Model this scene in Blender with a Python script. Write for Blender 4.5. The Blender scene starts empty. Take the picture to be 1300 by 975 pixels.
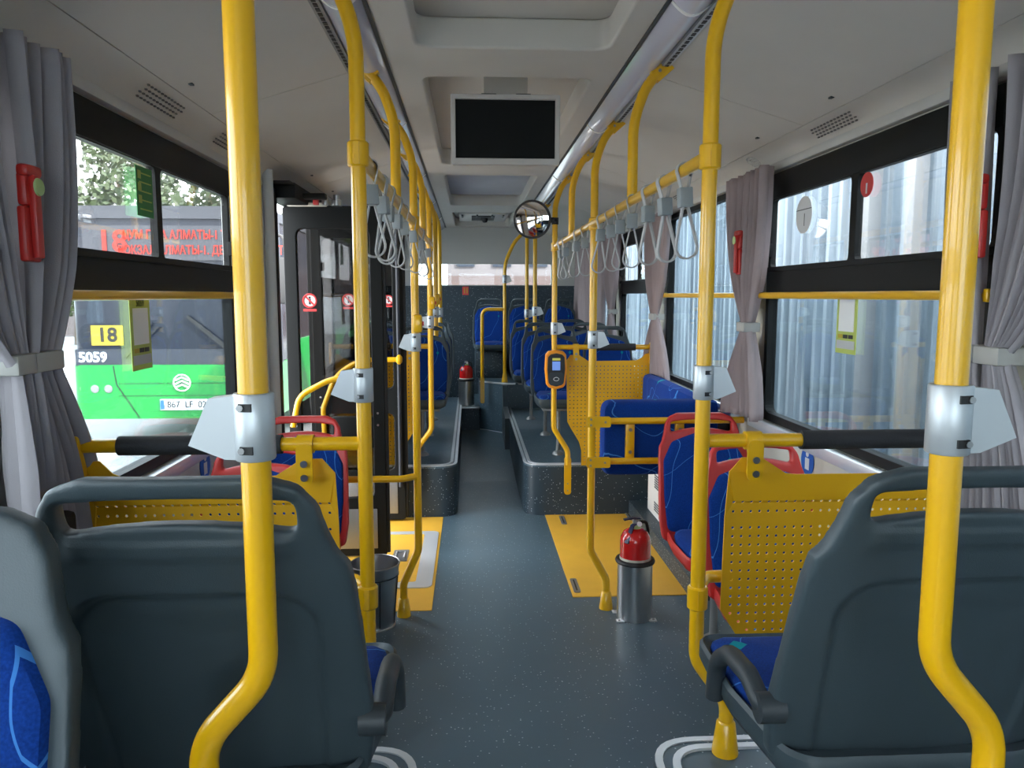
import bpy, bmesh, math, random
from mathutils import Vector, Matrix
random.seed(7)
R = math.radians
scn = bpy.context.scene
C = scn.collection
# ------------------------------------------------------------------ camera, sky, sun, exposure
H = 1.55
cam = bpy.data.objects.new('camera', bpy.data.cameras.new('camera'))
C.objects.link(cam); scn.camera = cam
cam.data.sensor_width = 36.0
cam.data.lens = 972.0 / 1300.0 * 36.0
cam.data.clip_start = 0.02
cam.location = (0, 0, H)
cam.rotation_euler = (R(90 - 6.6), 0, R(-3.1))
w = bpy.data.worlds.new('sky'); scn.world = w; w.use_nodes = True
wn = w.node_tree
bg = wn.nodes['Background']
bg.inputs['Color'].default_value = (0.90, 0.95, 1.0, 1)
bg.inputs['Strength'].default_value = 5.0
sun_d = bpy.data.lights.new('sun', 'SUN'); sun_d.energy = 9.0; sun_d.angle = R(1.5); sun_d.color = (1, .95, .86)
sun = bpy.data.objects.new('sun', sun_d); C.objects.link(sun)
sun.rotation_euler = Vector((-.66, .5, -.62)).to_track_quat('-Z', 'Y').to_euler()
vs = scn.view_settings
vs.view_transform = 'Standard'; vs.look = 'None'; vs.gamma = 1; vs.use_curve_mapping = False
vs.exposure = 1.15
scn.cycles.max_bounces = 14
scn.cycles.diffuse_bounces = 7
scn.cycles.transparent_max_bounces = 24
# ------------------------------------------------------------------ materials
def nt(name):
    m = bpy.data.materials.new(name); m.use_nodes = True
    return m, m.node_tree, m.node_tree.nodes['Principled BSDF']
def node(t, kind, **kw):
    n = t.nodes.new(kind)
    for k, v in kw.items(): setattr(n, k, v)
    return n
def setp(b, base=None, rough=.5, metal=0., spec=.5, coat=0., sheen=0.):
    if base is not None: b.inputs['Base Color'].default_value = (*base, 1)
    b.inputs['Roughness'].default_value = rough
    b.inputs['Metallic'].default_value = metal
    b.inputs['Specular IOR Level'].default_value = spec
    b.inputs['Coat Weight'].default_value = coat
    b.inputs['Sheen Weight'].default_value = sheen
def coords(t, scale=1.0):
    tc = node(t, 'ShaderNodeTexCoord'); mp = node(t, 'ShaderNodeMapping')
    mp.inputs['Scale'].default_value = (scale,) * 3
    t.links.new(tc.outputs['Object'], mp.inputs['Vector'])
    return mp.outputs['Vector']
def plain(name, base, rough=.5, metal=0., spec=.5, coat=0., var=.08, vscale=6., bump=0., bscale=200.):
    m, t, b = nt(name); setp(b, base, rough, metal, spec, coat)
    v = coords(t)
    if var:
        n = node(t, 'ShaderNodeTexNoise'); n.inputs['Scale'].default_value = vscale; n.inputs['Detail'].default_value = 4
        t.links.new(v, n.inputs['Vector'])
        mx = node(t, 'ShaderNodeMix', data_type='RGBA')
        mx.inputs[6].default_value = (*[c * (1 - var) for c in base], 1)
        mx.inputs[7].default_value = (*[min(1, c * (1 + var)) for c in base], 1)
        t.links.new(n.outputs['Fac'], mx.inputs[0]); t.links.new(mx.outputs[2], b.inputs['Base Color'])
    if bump:
        n2 = node(t, 'ShaderNodeTexNoise'); n2.inputs['Scale'].default_value = bscale
        t.links.new(v, n2.inputs['Vector'])
        bp = node(t, 'ShaderNodeBump'); bp.inputs['Strength'].default_value = bump; bp.inputs['Distance'].default_value = .002
        t.links.new(n2.outputs['Fac'], bp.inputs['Height']); t.links.new(bp.outputs['Normal'], b.inputs['Normal'])
    return m
def speckle(name, base, fleck, rough=.4, scale=70., dens=.16, size=.22):
    m, t, b = nt(name); setp(b, base, rough)
    v = coords(t)
    vo = node(t, 'ShaderNodeTexVoronoi'); vo.inputs['Scale'].default_value = scale
    t.links.new(v, vo.inputs['Vector'])
    lt = node(t, 'ShaderNodeMath', operation='LESS_THAN'); lt.inputs[1].default_value = size
    t.links.new(vo.outputs['Distance'], lt.inputs[0])
    sp = node(t, 'ShaderNodeSeparateColor'); t.links.new(vo.outputs['Color'], sp.inputs[0])
    l2 = node(t, 'ShaderNodeMath', operation='LESS_THAN'); l2.inputs[1].default_value = dens
    t.links.new(sp.outputs[0], l2.inputs[0])
    mu = node(t, 'ShaderNodeMath', operation='MULTIPLY'); t.links.new(lt.outputs[0], mu.inputs[0]); t.links.new(l2.outputs[0], mu.inputs[1])
    n = node(t, 'ShaderNodeTexNoise'); n.inputs['Scale'].default_value = 3.; n.inputs['Detail'].default_value = 6
    t.links.new(v, n.inputs['Vector'])
    m1 = node(t, 'ShaderNodeMix', data_type='RGBA')
    m1.inputs[6].default_value = (*[c * .8 for c in base], 1); m1.inputs[7].default_value = (*[c * 1.25 for c in base], 1)
    t.links.new(n.outputs['Fac'], m1.inputs[0])
    m2 = node(t, 'ShaderNodeMix', data_type='RGBA'); m2.inputs[7].default_value = (*fleck, 1)
    t.links.new(m1.outputs[2], m2.inputs[6]); t.links.new(mu.outputs[0], m2.inputs[0])
    t.links.new(m2.outputs[2], b.inputs['Base Color'])
    mr = node(t, 'ShaderNodeMapRange'); mr.inputs[3].default_value = rough - .1; mr.inputs[4].default_value = rough + .12
    t.links.new(n.outputs['Fac'], mr.inputs[0]); t.links.new(mr.outputs[0], b.inputs['Roughness'])
    return m
def seat_fabric():
    m, t, b = nt('seat_fabric'); setp(b, (.01, .03, .16), .9, spec=.12, sheen=.03)
    v = coords(t)
    last = None
    def lines(scale, off, eps, dist):
        mp = node(t, 'ShaderNodeMapping'); mp.inputs['Location'].default_value = off; t.links.new(v, mp.inputs['Vector'])
        n = node(t, 'ShaderNodeTexNoise'); n.inputs['Scale'].default_value = scale; n.inputs['Detail'].default_value = .6; n.inputs['Distortion'].default_value = dist
        t.links.new(mp.outputs[0], n.inputs['Vector'])
        s = node(t, 'ShaderNodeMath', operation='SUBTRACT'); s.inputs[1].default_value = .5; t.links.new(n.outputs['Fac'], s.inputs[0])
        a = node(t, 'ShaderNodeMath', operation='ABSOLUTE'); t.links.new(s.outputs[0], a.inputs[0])
        l = node(t, 'ShaderNodeMath', operation='LESS_THAN'); l.inputs[1].default_value = eps; t.links.new(a.outputs[0], l.inputs[0])
        return l.outputs[0]
    a, c = lines(2.6, (0, 0, 0), .0022, 0.), lines(3.4, (3.1, 7.7, 1.9), .0026, 0.)
    mx = node(t, 'ShaderNodeMath', operation='MAXIMUM'); t.links.new(a, mx.inputs[0]); t.links.new(c, mx.inputs[1])
    fi = node(t, 'ShaderNodeTexNoise'); fi.inputs['Scale'].default_value = 260.; t.links.new(v, fi.inputs['Vector'])
    base = node(t, 'ShaderNodeMix', data_type='RGBA')
    base.inputs[6].default_value = (.002, .012, .10, 1); base.inputs[7].default_value = (.007, .060, .33, 1)
    t.links.new(fi.outputs['Fac'], base.inputs[0])
    m1 = node(t, 'ShaderNodeMix', data_type='RGBA'); m1.inputs[7].default_value = (.05, .20, .55, 1)
    t.links.new(base.outputs[2], m1.inputs[6]); t.links.new(mx.outputs[0], m1.inputs[0])
    vo = node(t, 'ShaderNodeTexVoronoi', distance='MANHATTAN'); vo.inputs['Scale'].default_value = 7.; t.links.new(v, vo.inputs['Vector'])
    l1 = node(t, 'ShaderNodeMath', operation='LESS_THAN'); l1.inputs[1].default_value = .28; t.links.new(vo.outputs['Distance'], l1.inputs[0])
    sp = node(t, 'ShaderNodeSeparateColor'); t.links.new(vo.outputs['Color'], sp.inputs[0])
    l2 = node(t, 'ShaderNodeMath', operation='LESS_THAN'); l2.inputs[1].default_value = .36; t.links.new(sp.outputs[1], l2.inputs[0])
    mm = node(t, 'ShaderNodeMath', operation='MULTIPLY'); t.links.new(l1.outputs[0], mm.inputs[0]); t.links.new(l2.outputs[0], mm.inputs[1])
    m2 = node(t, 'ShaderNodeMix', data_type='RGBA'); m2.inputs[7].default_value = (.0, .25, .30, 1)
    t.links.new(m1.outputs[2], m2.inputs[6]); t.links.new(mm.outputs[0], m2.inputs[0])
    t.links.new(m2.outputs[2], b.inputs['Base Color'])
    return m
def streaky(name, a, b_):
    m, t, b = nt(name); setp(b, a, .5)
    tc = node(t, 'ShaderNodeTexCoord'); mp = node(t, 'ShaderNodeMapping'); mp.inputs['Scale'].default_value = (2., 9., .35)
    oi = node(t, 'ShaderNodeObjectInfo'); ad = node(t, 'ShaderNodeVectorMath', operation='ADD')
    t.links.new(tc.outputs['Object'], ad.inputs[0]); t.links.new(oi.outputs['Location'], ad.inputs[1])
    t.links.new(ad.outputs[0], mp.inputs['Vector'])
    n = node(t, 'ShaderNodeTexNoise'); n.inputs['Scale'].default_value = 1.; n.inputs['Detail'].default_value = 4
    t.links.new(mp.outputs[0], n.inputs['Vector'])
    r = node(t, 'ShaderNodeValToRGB'); r.color_ramp.elements[0].position = .36; r.color_ramp.elements[1].position = .66
    r.color_ramp.elements[0].color = (*a, 1); r.color_ramp.elements[1].color = (*b_, 1)
    t.links.new(n.outputs['Fac'], r.inputs[0]); t.links.new(r.outputs[0], b.inputs['Base Color'])
    return m
def glass(name, tint=(1, 1, 1), refl=.07):
    m = bpy.data.materials.new(name); m.use_nodes = True; t = m.node_tree; t.nodes.clear()
    o = node(t, 'ShaderNodeOutputMaterial'); tr = node(t, 'ShaderNodeBsdfTransparent'); gl = node(t, 'ShaderNodeBsdfGlossy')
    tr.inputs['Color'].default_value = (*tint, 1); gl.inputs['Roughness'].default_value = .02
    lw = node(t, 'ShaderNodeFresnel'); lw.inputs['IOR'].default_value = 1.5
    mu = node(t, 'ShaderNodeMath', operation='MULTIPLY_ADD'); mu.inputs[1].default_value = .42; mu.inputs[2].default_value = (refl - .05) * .5
    mx = node(t, 'ShaderNodeMixShader')
    t.links.new(lw.outputs[0], mu.inputs[0]); t.links.new(mu.outputs[0], mx.inputs[0])
    t.links.new(tr.outputs[0], mx.inputs[1]); t.links.new(gl.outputs[0], mx.inputs[2]); t.links.new(mx.outputs[0], o.inputs[0])
    return m
def emit(name, col, s):
    m, t, b = nt(name); setp(b, (0, 0, 0), .6)
    b.inputs['Emission Color'].default_value = (*col, 1); b.inputs['Emission Strength'].default_value = s
    return m
M = dict(
    yellow=plain('yellow_powder_coat', (.78, .42, .004), .28, coat=.35, var=.05),
    yellow_panel=plain('yellow_panel_paint', (.80, .42, .004), .48, var=.05),
    ceiling=plain('ceiling_plastic', (.53, .50, .455), .6, var=.04),
    ceiling_lt=plain('ceiling_mesh_cloth', (.50, .49, .52), .7, var=.06, bump=.3, bscale=400),
    wallgrey=plain('wall_plastic', (.52, .51, .48), .55, var=.04),
    pillar=plain('pillar_plastic', (.52, .53, .52), .5, var=.03),
    cream=plain('cream_trim', (.62, .59, .50), .5, var=.04),
    black=plain('black_frame_paint', (.008, .009, .009), .5, spec=.18, var=.1),
    rubber=plain('black_rubber', (.012, .012, .013), .6, bump=.3, var=.1),
    foam=plain('black_foam_sleeve', (.018, .019, .022), .75, bump=.4, var=.1),
    floor=speckle('floor_vinyl', (.072, .116, .148), (.42, .48, .52), .36, 75., .22, .20),
    dvinyl=speckle('riser_vinyl', (.022, .040, .055), (.46, .54, .58), .45, 85., .26, .22),
    charcoal=plain('charcoal_carpet', (.012, .014, .016), .9, var=.2),
    mat=plain('yellow_vinyl', (.76, .42, .04), .5, var=.08, vscale=9.),
    alu=plain('aluminium', (.70, .73, .76), .34, metal=.45, var=.06),
    steel=plain('brushed_steel', (.50, .51, .52), .30, metal=1., var=.12, vscale=14),
    dsteel=plain('dull_tin', (.30, .30, .30), .40, metal=.6, var=.2),
    silver=plain('silver_paint', (.52, .55, .57), .40, metal=.55, var=.05),
    screw=plain('screw_steel', (.35, .35, .35), .3, metal=1., var=0),
    shell=plain('grey_seat_plastic', (.040, .058, .068), .45, var=.07, bump=.15, bscale=500),
    shelld=plain('dark_grey_plastic', (.028, .036, .042), .5, var=.07),
    red=plain('red_seat_plastic', (.52, .025, .022), .4, var=.05),
    fabric=seat_fabric(),
    curtain=plain('grey_curtain_cloth', (.34, .315, .33), .9, spec=.15, var=.10, bump=.2, bscale=600),
    curtain_b=plain('taupe_curtain_cloth', (.36, .29, .29), .9, spec=.15, var=.10, bump=.2, bscale=600),
    white=plain('white_plastic', (.78, .77, .74), .5, var=.03),
    tie=plain('tieback_plastic', (.38, .37, .34), .5, var=.04),
    strapband=plain('grey_strap_webbing', (.42, .42, .42), .55, var=.06),
    block=plain('grey_strap_block', (.27, .30, .31), .5, var=.04),
    tv=plain('dark_screen', (.004, .005, .005), .6, spec=.15, var=0),
    tvframe=plain('screen_bezel', (.50, .47, .44), .45, var=.04),
    lens=plain('light_lens', (.58, .57, .64), .18, coat=.5, var=.02),
    extred=plain('extinguisher_red', (.55, .012, .012), .2, coat=.6, var=.05),
    navy=plain('navy_plastic', (.012, .02, .07), .4, var=.05),
    blue=plain('blue_sticker', (.02, .12, .50), .4, var=0),
    redst=plain('red_sticker', (.62, .05, .05), .4, var=0),
    hamred=plain('hammer_red', (.50, .025, .02), .4, var=.05),
    glow=plain('pale_green_marker', (.45, .62, .25), .5, var=0),
    orange=plain('orange_shell', (.85, .30, .01), .35, var=.03),
    green=plain('bus_green', (.004, .25, .035), .35, coat=.3, var=.04),
    busglass=plain('dark_bus_glass', (.018, .022, .032), .12, spec=.25, var=.1),
    bluegrey=plain('painted_bus_dark', (.028, .032, .042), .4, var=.05),
    plate=plain('plate_white', (.75, .76, .76), .4, var=0),
    ink=plain('black_ink', (.015, .015, .015), .5, var=0),
    stickyel=plain('lime_sticker', (.42, .50, .10), .45, var=0),
    signgreen=plain('sign_green', (.015, .20, .04), .45, var=.05),
    signyel=plain('yellow_card', (.45, .33, .02), .5, var=0),
    led=emit('led_red', (1., .06, .035), 1.0),
    screen=emit('reader_screen', (.16, .30, .75), .45),
    screeny=emit('reader_screen_bar', (.55, .55, .10), .35),
    glass=glass('clear_glass', (.97, .98, .98), .05),
    tint=glass('tinted_glass', (.78, .83, .85), .06),
    doorglass=glass('door_glass', (.62, .61, .60), .10),
    mirror=plain('mirror_silver', (.92, .92, .92), .02, metal=1., var=0),
    asphalt=plain('asphalt', (.34, .34, .34), .9, var=.15, vscale=2.),
    fence=streaky('galvanised_sheet', (.12, .165, .205), (.36, .43, .49)),
    ventgrey=plain('vent_grey', (.16, .155, .15), .7, var=.05),
    fpost=plain('white_fence_post', (.26, .27, .28), .6, var=.08),
    rust=plain('rust', (.30, .14, .05), .8, var=.3),
    leaf=plain('leaf_green', (.085, .12, .03), .6, var=.5, vscale=1.5),
    leaf2=plain('leaf_dark_green', (.035, .055, .022), .6, var=.5, vscale=1.5),
    bark=plain('bark', (.12, .09, .06), .9, var=.2),
    bldg=plain('grey_roof', (.20, .20, .21), .7, var=.1),
    bldgw=plain('pale_wall', (.12, .10, .10), .8, var=.08),
    brick=plain('pink_brick_wall', (.085, .055, .05), .85, var=.2, vscale=1.),
)
# ------------------------------------------------------------------ mesh helpers
class B:
    def __init__(s): s.v = []; s.f = []
    def add(s, vs_, fs_):
        o = len(s.v); s.v += [tuple(p) for p in vs_]; s.f += [tuple(i + o for i in f) for f in fs_]; return s
    def box(s, x0, x1, y0, y1, z0, z1, bev=0.):
        if bev <= 0:
            return s.add([(x0,y0,z0),(x1,y0,z0),(x1,y1,z0),(x0,y1,z0),(x0,y0,z1),(x1,y0,z1),(x1,y1,z1),(x0,y1,z1)],
                [(0,3,2,1),(4,5,6,7),(0,1,5,4),(1,2,6,5),(2,3,7,6),(3,0,4,7)])
        bm = bmesh.new(); bmesh.ops.create_cube(bm, size=1.)
        for v in bm.verts:
            v.co = Vector(((x0+x1)/2 + v.co.x*(x1-x0), (y0+y1)/2 + v.co.y*(y1-y0), (z0+z1)/2 + v.co.z*(z1-z0)))
        bmesh.ops.bevel(bm, geom=bm.edges[:], offset=bev, segments=2, affect='EDGES', profile=.5)
        return s.bm(bm)
    def bm(s, bm):
        bm.verts.index_update()
        s.add([v.co[:] for v in bm.verts], [[v.index for v in f.verts] for f in bm.faces]); bm.free(); return s
    def tube(s, pts, r, n=12, closed=False, caps=True, flat=None):
        pts = [Vector(p) for p in pts]; N = len(pts)
        rr = r if isinstance(r, (list, tuple)) else [r] * N
        tang = []
        for i in range(N):
            a = pts[(i-1) % N] if (closed or i > 0) else pts[0]; b = pts[(i+1) % N] if (closed or i < N-1) else pts[-1]
            tang.append((b - a).normalized())
        t0 = tang[0]
        up = Vector((0,0,1)) if abs(t0.z) < .9 else Vector((1,0,0))
        if flat is not None: up = Vector(flat[2])
        nrm = (up - t0 * up.dot(t0)).normalized()
        vs_, fs_ = [], []
        for i in range(N):
            t = tang[i]
            nrm = (nrm - t * nrm.dot(t))
            if nrm.length < 1e-6: nrm = t.orthogonal()
            nrm.normalize(); bi = t.cross(nrm)
            for k in range(n):
                if flat is not None:   # rectangular band: half width along bi, half thickness along nrm
                    cx, cy = ((1,1),(-1,1),(-1,-1),(1,-1))[k]
                    vs_.append(pts[i] + bi * cx * flat[0] + nrm * cy * flat[1])
                else:
                    a = 2 * math.pi * k / n
                    vs_.append(pts[i] + nrm * math.cos(a) * rr[i] + bi * math.sin(a) * rr[i])
        for i in range(N if closed else N - 1):
            j = (i + 1) % N
            for k in range(n):
                l = (k + 1) % n
                fs_.append((i*n+k, i*n+l, j*n+l, j*n+k))
        if caps and not closed:
            fs_.append(tuple(range(n-1, -1, -1))); fs_.append(tuple((N-1)*n + k for k in range(n)))
        return s.add(vs_, fs_)
    def band(s, pts, hw, ht, up=(0,0,1), closed=False): return s.tube(pts, 0, 4, closed, True, (hw, ht, up))
    def lathe(s, prof, c=(0,0,0), n=20, axis='z'):
        vs_, fs_ = [], []
        for (r, h) in prof:
            for k in range(n):
                a = 2*math.pi*k/n; x, y = r*math.cos(a), r*math.sin(a)
                p = (x, y, h) if axis == 'z' else ((x, h, y) if axis == 'y' else (h, x, y))
                vs_.append((c[0]+p[0], c[1]+p[1], c[2]+p[2]))
        for i in range(len(prof)-1):
            for k in range(n):
                l = (k+1) % n; fs_.append((i*n+k, i*n+l, (i+1)*n+l, (i+1)*n+k))
        fs_.append(tuple(range(n-1,-1,-1))); fs_.append(tuple((len(prof)-1)*n+k for k in range(n)))
        return s.add(vs_, fs_)
    def prism(s, poly, a0, a1, axis='y'):
        f3 = {'y': lambda p, a: (p[0], a, p[1]), 'z': lambda p, a: (p[0], p[1], a), 'x': lambda p, a: (a, p[0], p[1])}[axis]
        n = len(poly)
        return s.add([f3(p, a0) for p in poly] + [f3(p, a1) for p in poly],
            [tuple(range(n)), tuple(range(2*n-1, n-1, -1))] + [(i, i+n, (i+1) % n + n, (i+1) % n) for i in range(n)])
    def dome(s, outline, h, plane='xz', d0=0., rings=((1,-1),(1,.0),(.97,.55),(.90,.82),(.75,.95),(.45,1.),(.12,1.02)), back=-.01, sgn=-1):
        n = len(outline); cx = sum(p[0] for p in outline)/n; cz = sum(p[1] for p in outline)/n
        vs_, fs_ = [], []
        for (sc, hh) in rings:
            d = back if hh < 0 else hh * h
            for p in outline:
                a, b_ = cx + (p[0]-cx)*sc, cz + (p[1]-cz)*sc
                vs_.append((a, d0 + sgn*d, b_) if plane == 'xz' else (a, b_, d0 + d))
        for i in range(len(rings)-1):
            for k in range(n):
                l = (k+1) % n; fs_.append((i*n+k, i*n+l, (i+1)*n+l, (i+1)*n+k))
        fs_.append(tuple(range(n-1,-1,-1))); fs_.append(tuple((len(rings)-1)*n+k for k in range(n)))
        return s.add(vs_, fs_)
    def mesh(s, name, smooth=True, ang=38):
        me = bpy.data.meshes.new(name); me.from_pydata(s.v, [], s.f)
        bm = bmesh.new(); bm.from_mesh(me); bmesh.ops.recalc_face_normals(bm, faces=bm.faces[:]); bm.to_mesh(me); bm.free()
        if smooth: me.shade_smooth(); me.set_sharp_from_angle(angle=R(ang))
        return me
def fillet(pts, rad, seg=6, closed=False):
    pts = [Vector(p) for p in pts]; out = []; N = len(pts)
    for i in range(N):
        if not closed and i in (0, N-1): out.append(pts[i]); continue
        p, a, b = pts[i], pts[(i-1) % N], pts[(i+1) % N]
        rd = rad[i] if isinstance(rad, (list, tuple)) else rad
        u, v = (a-p), (b-p); lu, lv = u.length, v.length; u.normalize(); v.normalize()
        ang = u.angle(v)
        if rd <= 0 or ang > math.pi - .02: out.append(p); continue
        d = min(rd / math.tan(ang/2), lu*.49, lv*.49)
        for k in range(seg+1):
            t = k/seg
            out.append((p+u*d)*(1-t)**2 + p*2*t*(1-t) + (p+v*d)*t**2)
    return out
def fil2(pts, rad, seg=5): return [(p.x, p.y) for p in fillet([(a, b, 0) for a, b in pts], rad, seg, True)]
def rrect(x0, x1, y0, y1, r, seg=5): return fil2([(x0,y0),(x1,y0),(x1,y1),(x0,y1)], r, seg)
def circ(x, y, r, n=8): return [(x + r*math.cos(2*math.pi*k/n), y + r*math.sin(2*math.pi*k/n)) for k in range(n)]
def eval_mesh(o):
    dg = bpy.context.evaluated_depsgraph_get(); dg.update()
    return bpy.data.meshes.new_from_object(o.evaluated_get(dg))
def holes_B(outer, holes, th, bev=0.):
    """flat plate in local x,y with real holes, thickness th about z=0 -> B"""
    cu = bpy.data.curves.new('tmp', 'CURVE'); cu.dimensions = '2D'; cu.fill_mode = 'BOTH'; cu.extrude = th/2 - bev; cu.bevel_depth = bev
    for ring in [outer] + list(holes):
        sp = cu.splines.new('POLY'); sp.points.add(len(ring)-1); sp.use_cyclic_u = True
        for i, p in enumerate(ring): sp.points[i].co = (p[0], p[1], 0, 1)
    o = bpy.data.objects.new('tmp', cu); C.objects.link(o)
    me = eval_mesh(o); b = B(); b.add([v.co[:] for v in me.vertices], [tuple(p.vertices) for p in me.polygons])
    bpy.data.objects.remove(o); bpy.data.curves.remove(cu); bpy.data.meshes.remove(me)
    return b
def text_B(s, size, th=.002, bold=0.):
    cu = bpy.data.curves.new('tmp', 'FONT'); cu.body = s; cu.size = size; cu.extrude = th/2; cu.align_x = 'CENTER'; cu.align_y = 'CENTER'; cu.offset = bold; cu.resolution_u = 3
    o = bpy.data.objects.new('tmp', cu); C.objects.link(o)
    me = eval_mesh(o); b = B(); b.add([v.co[:] for v in me.vertices], [tuple(p.vertices) for p in me.polygons])
    bpy.data.objects.remove(o); bpy.data.curves.remove(cu); bpy.data.meshes.remove(me)
    return b
def xf(b, fn): b.v = [tuple(fn(*p)) for p in b.v]; return b
def obj(name, b, mat, parent=None, smooth=True, ang=38):
    """one mesh object; geometry given in WORLD coordinates, or in the parent's frame if the parent is flagged local"""
    me = b if isinstance(b, bpy.types.Mesh) else b.mesh(name, smooth, ang)
    m = M[mat] if isinstance(mat, str) else mat
    if not me.materials: me.materials.append(m)
    o = bpy.data.objects.new(name, me); C.objects.link(o)
    if parent is not None:
        o.parent = parent
        if not parent.get('_l', 0) and parent.type == 'EMPTY': o.location = -parent.location
    return o
def tag(o, label, cat=None, group=None, kind=None):
    o['label'] = label
    if cat: o['category'] = cat
    if group: o['group'] = group
    if kind: o['kind'] = kind
    return o
locals_ = []
def thing(name, label, cat, loc=(0,0,0), group=None, local=False, rz=0., kind=None):
    o = bpy.data.objects.new(name, None); C.objects.link(o); o.empty_display_size = .1
    o.location = loc; o.rotation_euler = (0, 0, rz)
    if local: o['_l'] = 1; locals_.append(o)
    return tag(o, label, cat, group, kind)
def struct(name, b, mat, label, parent=None, **k):
    o = obj(name, b, mat, parent, **k)
    if parent is None: tag(o, label, None, None, 'structure')
    return o
def copy_tree(o, parent=None):
    c = o.copy(); C.objects.link(c)
    if parent is not None: c.parent = parent
    for ch in list(o.children): copy_tree(ch, c)
    return c
#==BODY==
# ------------------------------------------------------------------ the shell of the bus
XL, XR = -1.05, 1.36
Y0, Y1 = -2.6, 9.4
XC = .155
ZP = .36                      # top of the raised seat platforms
struct('floor', B().box(XL, XR, Y0, Y1, -.06, 0.), 'floor', 'dark blue grey speckled vinyl floor of the aisle')
# windows: (y0, y1, hopper?)
WR = [(-1.65, -.15, 1), (.13, 1.63, 1), (1.93, 3.45, 1), (3.75, 5.23, 0), (5.5, 6.84, 1), (7.12, 8.9, 1)]
WL = [(-1.65, -.15, 1), (.13, 1.63, 1), (1.93, 3.45, 1), (5.95, 7.2, 0), (7.5, 8.9, 0)]
DOOR = (4.12, 5.30)
ZS, ZT = .985, 2.085
def wall_mesh(xi, side, wins, door=None):
    b = B(); xo = xi + side*.028; x0, x1 = min(xi, xo), max(xi, xo)
    ops = sorted([(a, c) for a, c, _ in wins] + ([door] if door else []))
    y = Y0
    for a, c in ops:
        b.box(x0, x1, y, a, 0, 2.3)
        if door and (a, c) == door: b.box(x0, x1, a, c, 2.06, 2.3)
        else:
            b.box(x0, x1, a, c, 0, ZS); b.box(x0, x1, a, c, ZT, 2.3)
        y = c
    b.box(x0, x1, y, Y1, 0, 2.3)
    return b
wallR = struct('wall_right', wall_mesh(XR, 1, WR), 'cream', 'cream side wall with the row of windows facing the metal fence', smooth=False)
wallL = struct('wall_left', wall_mesh(XL, -1, WL, DOOR), 'pillar', 'grey side wall with the window and door facing the green bus', smooth=False)
def window(n, xi, side, y0, y1, hop, lab):
    fr = B(); xa, xb = xi - side*.012, xi + side*.03; x0, x1 = min(xa, xb), max(xa, xb)
    t = .045
    def ring(ya, yb, za, zb, r, tt):
        pl = holes_B(rrect(ya, yb, za, zb, .005), [rrect(ya+tt, yb-tt, za+tt, zb-tt, r)], x1-x0)
        xm = (x0+x1)/2
        fr.add([(xm + p[2], p[0], p[1]) for p in pl.v], pl.f)
    if hop:
        ring(y0, y1, ZS, 1.60, .05, .035)
        o = struct('window_%d' % n, fr, 'black', lab, smooth=False); o['kind'] = 'structure'
        b = B().box(x0, x1, y0, y1, 1.60, 1.67); obj('transom', b, 'black', o, smooth=False)
        b = B().box(x0 - (.014 if side > 0 else 0), x1 + (.014 if side < 0 else 0), y0, y1, 1.655, 1.675); obj('transom_ledge', b, 'black', o, smooth=False)
        b = B().box(x0, x1, y0, y1, 1.975, ZT, .006); obj('top_rail', b, 'black', o)
        ym = (y0+y1)/2
        for (ya, yb) in ((y0, ym), (ym, y1)):
            f2 = B(); pl = holes_B(rrect(ya, yb, 1.665, 1.985, .004), [rrect(ya+.022, yb-.022, 1.672, 1.972, .025)], .024)
            f2.add([(xi + side*.006 + p[2], p[0], p[1]) for p in pl.v], pl.f)
            s = obj('sliding_sash', f2, 'black', o, smooth=False)
            obj('pane', B().box(xi+side*.004-.002, xi+side*.004+.002, ya+.018, yb-.018, 1.668, 1.976), 'glass', s, smooth=False)
        lb = B().box(min(xi-side*.03, xi), max(xi-side*.03, xi), y1-.03, y1-.005, 1.72, 1.78, .004); obj('sash_latch', lb, 'black', o)
        obj('pane', B().box(xi+side*.01-.003, xi+side*.01+.003, y0+.03, y1-.03, ZS+.03, 1.575), 'tint', o, smooth=False)
    else:
        ring(y0, y1, ZS, ZT, .05, .03)
        o = struct('window_%d' % n, fr, 'black', lab, smooth=False); o['kind'] = 'structure'
        obj('pane', B().box(xi+side*.01-.003, xi+side*.01+.003, y0+.03, y1-.03, ZS+.03, ZT-.03), 'tint', o, smooth=False)
    # aluminium sill
    a = xi - side*.045
    obj('sill', B().box(min(a, xi), max(a, xi), y0-.10, y1+.10, ZS-.05, ZS-.004, .006), 'alu', o)
    return o
n = 0
labsR = ['sliding window behind the camera on the fence side', 'sliding window beside the near seats on the fence side', 'large sliding window with a sticker and a red round sticker, fence behind',
         'undivided window beyond the middle curtain on the fence side', 'small looking sliding window between the two far curtains', 'far window covered by the drawn curtain']
labsL = ['sliding window behind the camera on the green bus side', 'sliding window beside the near seats on the green bus side', 'sliding window through which the green bus shows',
         'window just behind the folding door', 'rearmost window on the door side']
for i, (a, c, h) in enumerate(WR): n += 1; window(n, XR, 1, a, c, h, labsR[i])
for i, (a, c, h) in enumerate(WL): n += 1; window(n, XL, -1, a, c, h, labsL[i])
# window head trims
for side, xi, nm in ((1, XR, 'trim_1'), (-1, XL, 'trim_2')):
    xa = xi - side*.03
    b = B().box(min(xi, xa), max(xi, xa), Y0, 4.05 if side < 0 else Y1, 2.09, 2.125, .004)
    struct(nm, b, 'wallgrey', 'pale moulding above the %s windows' % ('fence side' if side > 0 else 'green bus side'))
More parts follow.
